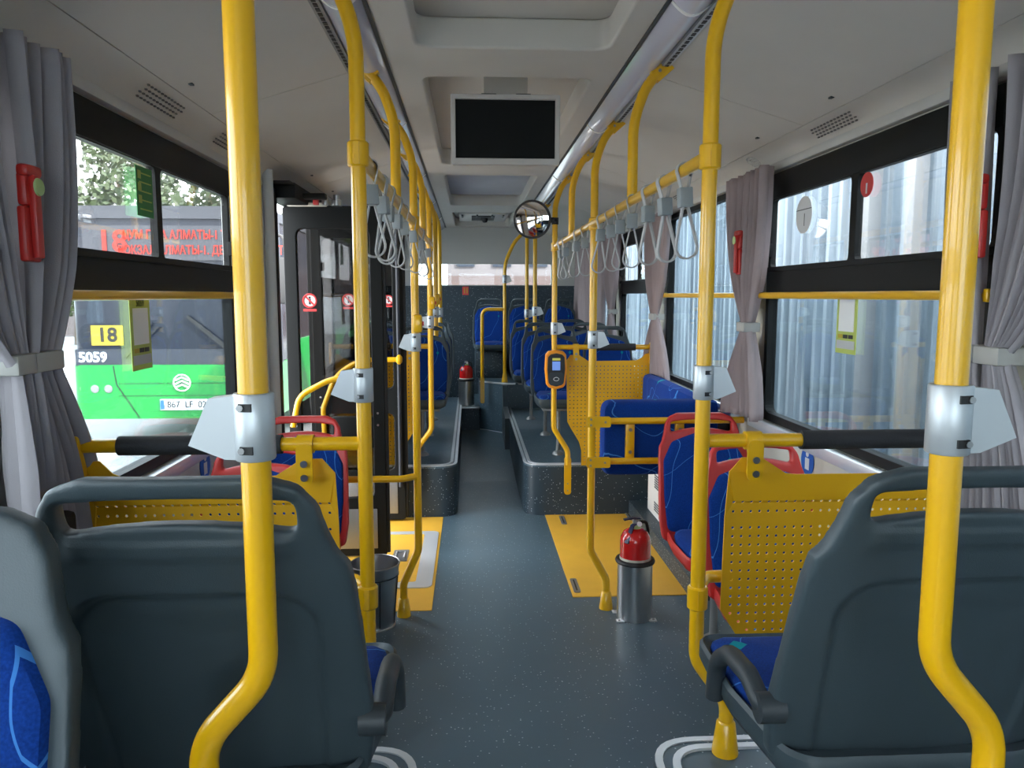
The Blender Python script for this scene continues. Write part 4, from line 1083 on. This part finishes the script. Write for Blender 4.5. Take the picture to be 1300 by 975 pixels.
# corrugated fence: each sheet its own part
fx = 3.2
fn = thing('metal_fence', 'tall corrugated metal fence close along the bus', 'fence', (fx, 6, ZG))
sheet_b = B(); npz = 10; pitch = .20
prof = []
for k in range(6*npz+1):
    u = k/npz
    t_ = u % 1.
    d = .0 if t_ < .38 else (.06 if .5 <= t_ < .88 else (.06*(t_-.38)/.12 if t_ < .5 else .06*(1-(t_-.88)/.12)))
    prof.append((d, u*pitch))
n_ = len(prof)
sheet_b.add([(p[0], p[1], 0) for p in prof] + [(p[0], p[1], 4.4) for p in prof], [(i, i+1, n_+i+1, n_+i) for i in range(n_-1)])
sm_ = sheet_b.mesh('corrugated_sheet', False)
y = -8.; k = 0; gap = 0
while y < 27:
    if not (5.2 < y < 5.3):
        o = obj('corrugated_sheet', sm_, 'fence', fn); o.location = Vector((fx + (.012 if k % 2 else 0), y, ZG)) - fn.location
    y += 6*pitch - .02; k += 1
    if 5.0 < y < 5.9 and not gap: y += .22; gap = 1
for yy in (5.85, 5.25, 12.0, 18.0):
    tag(obj('fence_post', B().box(fx-.16, fx-.06, yy-.05, yy+.05, ZG, 3.3, .004), 'fpost'), 'white square post in front of the metal fence, %s' % {5.85: 'left of the gap', 5.25: 'right of the gap', 12.0: 'far along', 18.0: 'farthest along'}[yy], 'post')
# green city bus parked outside, front towards the camera
gx0, gx1, gy = -4.86, -2.40, 9.5
t = thing('city_bus', 'bright green city bus parked outside with a red lit route display', 'bus', ((gx0+gx1)/2, gy+5.5, ZG))
def plan(g, r=.22): return fil2([(gx0+g, gy+g), (gx1-g, gy+g), (gx1-g, gy+11.5), (gx0+g, gy+11.5)], [r, r, .05, .05], 8)
obj('lower_body', B().prism(plan(0), .05, .71, 'z'), 'green', t)
obj('windscreen', B().prism(plan(.03), .71, 2.46, 'z'), 'busglass', t)
obj('roof', B().prism(plan(.0), 2.46, 2.55, 'z').prism(plan(.10), 2.55, 2.62, 'z'), 'bluegrey', t)
obj('side_panel', B().box(gx1-.02, gx1+.012, gy+.9, gy+11.4, .05, .95, .005), 'green', t)
obj('side_pillar', B().box(gx1-.03, gx1+.012, gy+.25, gy+.42, .71, 2.46), 'bluegrey', t, smooth=False)
obj('front_apron_dark', B().box(gx0+.08, gx1-.08, gy+.02, gy+.08, .70, .90), 'bluegrey', t, smooth=False)
# headlights, seams, emblem, plate, numbers
def fx_(px): return gx0 + (px-97)/(350-97)*(gx1-gx0)
for x in (-4.70, -4.56, -4.40, -2.92, -2.75, -2.60):
    obj('headlamp', B().lathe([(.05, -.012), (.042, -.016), (.05, .01)], (x, gy+.005 if abs(x+3.63) < 1.0 else gy+.03, .42), 16, 'y'), 'dsteel', t)
for k in range(5): obj('marker_lamp', B().lathe([(.022, -.012), (.022, .02)], (-4.66+k*.062, gy+.02, .27), 10, 'y'), 'plate', t)
obj('fog_lamp', B().lathe([(.045, -.012), (.04, .02)], (-4.72, gy+.03, .13), 14, 'y'), 'dsteel', t)
for pts in ([(-4.33, .70), (-4.30, .47), (-4.05, .06)], [(-2.82, .70), (-2.85, .47), (-3.05, .06)]):
    obj('panel_gap', B().band([(p[0], gy-.002, p[1]) for p in pts], .006, .003, (0,1,0)), 'ink', t)
for z in (.48, .33): obj('panel_gap', B().box(-4.28, -2.87, gy-.004, gy+.004, z, z+.006), 'ink', t, smooth=False)
em = obj('emblem_ring', B().tube([(-3.52+.10*math.cos(k*math.pi/12), gy-.012, .49+.10*math.sin(k*math.pi/12)) for k in range(24)], .008, 8, True), 'plate', t)
for dz in (.045, .0, -.045):
    obj('emblem_bar', B().band([(-3.60, gy-.012, .475+dz), (-3.52, gy-.012, .515+dz), (-3.44, gy-.012, .475+dz)], .010, .005, (0,1,0)), 'plate', em)
pt = obj('number_plate', B().box(-3.79, -3.20, gy-.02, gy-.008, .155, .29, .004), 'plate', t)
def txt(s, size, x, y, z, mat, par, name='lettering', sx=1., bold=0.):
    b = text_B(s, size, .006, bold); return obj(name, B().add([(x+p[0]*sx, y+p[2], z+p[1]) for p in b.v], b.f), mat, par, smooth=False)
txt('867  LF  02', .115, -3.47, gy-.023, .222, 'ink', pt, sx=.9)
obj('plate_flag', B().box(-3.785, -3.74, gy-.022, gy-.019, .165, .28), 'blue', pt, smooth=False)
txt('5059', .17, -4.57, gy+.012, .80, 'plate', t, bold=.004)
bd = obj('route_board', B().box(-4.57, -4.20, gy+.004, gy+.022, .95, 1.19), 'signyel', t, smooth=False)
txt('18', .24, -4.38, gy, 1.07, 'ink', bd, bold=.006)
ld = obj('route_display', B().box(gx0+.25, gx1-.15, gy+.01, gy+.03, 1.97, 2.38), 'bluegrey', t, smooth=False)
txt('18', .36, -4.26, gy, 2.18, 'led', ld, bold=.008)
txt('ЦУМ Г-ЦА АЛМАТЫ-1 Т/Ж ВОКЗАЛ', .145, -3.22, gy, 2.265, 'led', ld, sx=.74, bold=.003)
txt('ВОКЗАЛ АЛМАТЫ-1. ДВОРЕЦ СПОРТ', .145, -3.22, gy, 2.085, 'led', ld, sx=.74, bold=.003)
for (a, b_) in (((-4.18, .80), (-3.85, 1.22)), ((-2.85, .80), (-3.42, 1.30))):
    obj('wiper', B().band([(a[0], gy-.01, a[1]), (b_[0], gy-.01, b_[1])], .018, .010, (0,1,0)), 'ink', t)
    obj('wiper_arm', B().band([(a[0]+.05, gy-.014, a[1]), (b_[0]+.08, gy-.014, b_[1]-.05)], .010, .008, (0,1,0)), 'ink', t)
obj('mirror_arm', B().tube(fillet([(gx1-.05, gy+.1, 2.3), (gx1+.18, gy-.1, 2.25), (gx1+.2, gy-.1, 2.0)], .08, 5), .02, 8), 'ink', t)
obj('wing_mirror', B().box(gx1+.10, gx1+.30, gy-.18, gy-.06, 1.45, 2.0, .03), 'ink', t)
for y_ in (gy+2.4, gy+8.): obj('wheel', B().lathe([(.30, -.02), (.46, 0), (.46, .24), (.3, .26)], (gx1-.24, y_, ZG+.46), 24, 'x'), 'rubber', t)
# trees
def tree(label, x, y, h, r, mat, seed, nleaf=2600):
    rnd = random.Random(seed)
    t = thing('tree', label, 'tree', (x, y, ZG))
    obj('trunk', B().tube([(x, y, ZG), (x+.1, y, ZG+h*.4), (x-.1, y, ZG+h*.8)], [.16, .12, .05], 8), 'bark', t)
    b = B(); cl = [(x+rnd.gauss(0, r*.45), y+rnd.gauss(0, r*.4), ZG+h*(.30+.65*rnd.random())) for _ in range(34)]
    for k in range(nleaf):
        c = cl[k % len(cl)]; rr = r*.42
        d = Vector((rnd.gauss(0,1), rnd.gauss(0,1), rnd.gauss(0,1))).normalized()*rr*rnd.random()**.4
        p = Vector(c)+d; s = rnd.uniform(.08, .17)
        u = Vector((rnd.gauss(0,1), rnd.gauss(0,1), rnd.gauss(0,1))).normalized(); v = u.orthogonal().normalized()
        b.add([p-u*s, p+v*s*.6, p+u*s, p-v*s*.6], [(0,1,2,3)])
    o = obj('foliage', b, mat, t, smooth=False); o['kind'] = 'stuff'
tree('tall leafy tree behind the green bus, seen right of the window bar', -7.8, 24, 7.2, 1.9, 'leaf2', 1)
tree('leafy tree behind the green bus, seen left of the window bar', -11.7, 27, 7.3, 1.5, 'leaf2', 2)
tree('low sunlit bushy tree at the far left', -15.4, 31, 5.2, 1.6, 'leaf', 3)
tree('broad tree far behind the middle of the green bus', -4.6, 30, 8.5, 1.8, 'leaf', 4)
t = thing('shed', 'pale walled shed with a grey flat roof left of the green bus', 'building', (-20.5, 38, ZG))
obj('wall', B().box(-26, -17.5, 37, 41, ZG, 5.0), 'bldgw', t, smooth=False)
obj('roof', B().box(-26.5, -16.9, 36.6, 41.4, 5.0, 6.2), 'bldg', t, smooth=False)
for x in (-25., -23., -21., -19.): obj('window', B().box(x, x+.9, 36.96, 37.02, 2.2, 3.6), 'busglass', t, smooth=False)
t = thing('brick_building', 'pinkish building wall beyond the rear window', 'building', (3, 34, ZG))
obj('wall', B().box(-1, 9, 34, 38, ZG, 2.4), 'brick', t, smooth=False)
obj('upper_wall', B().box(-1, 9, 34.05, 38, 2.4, 7), 'bldgw', t, smooth=False)
for k in range(6): obj('window', B().box(-.6+k*1.6, .2+k*1.6, 33.97, 34.02, 2.8, 4.2), 'busglass', t, smooth=False)
for o in locals_:
    if '_l' in o: del o['_l']
for o in bpy.data.objects:
    if '_l' in o: del o['_l']
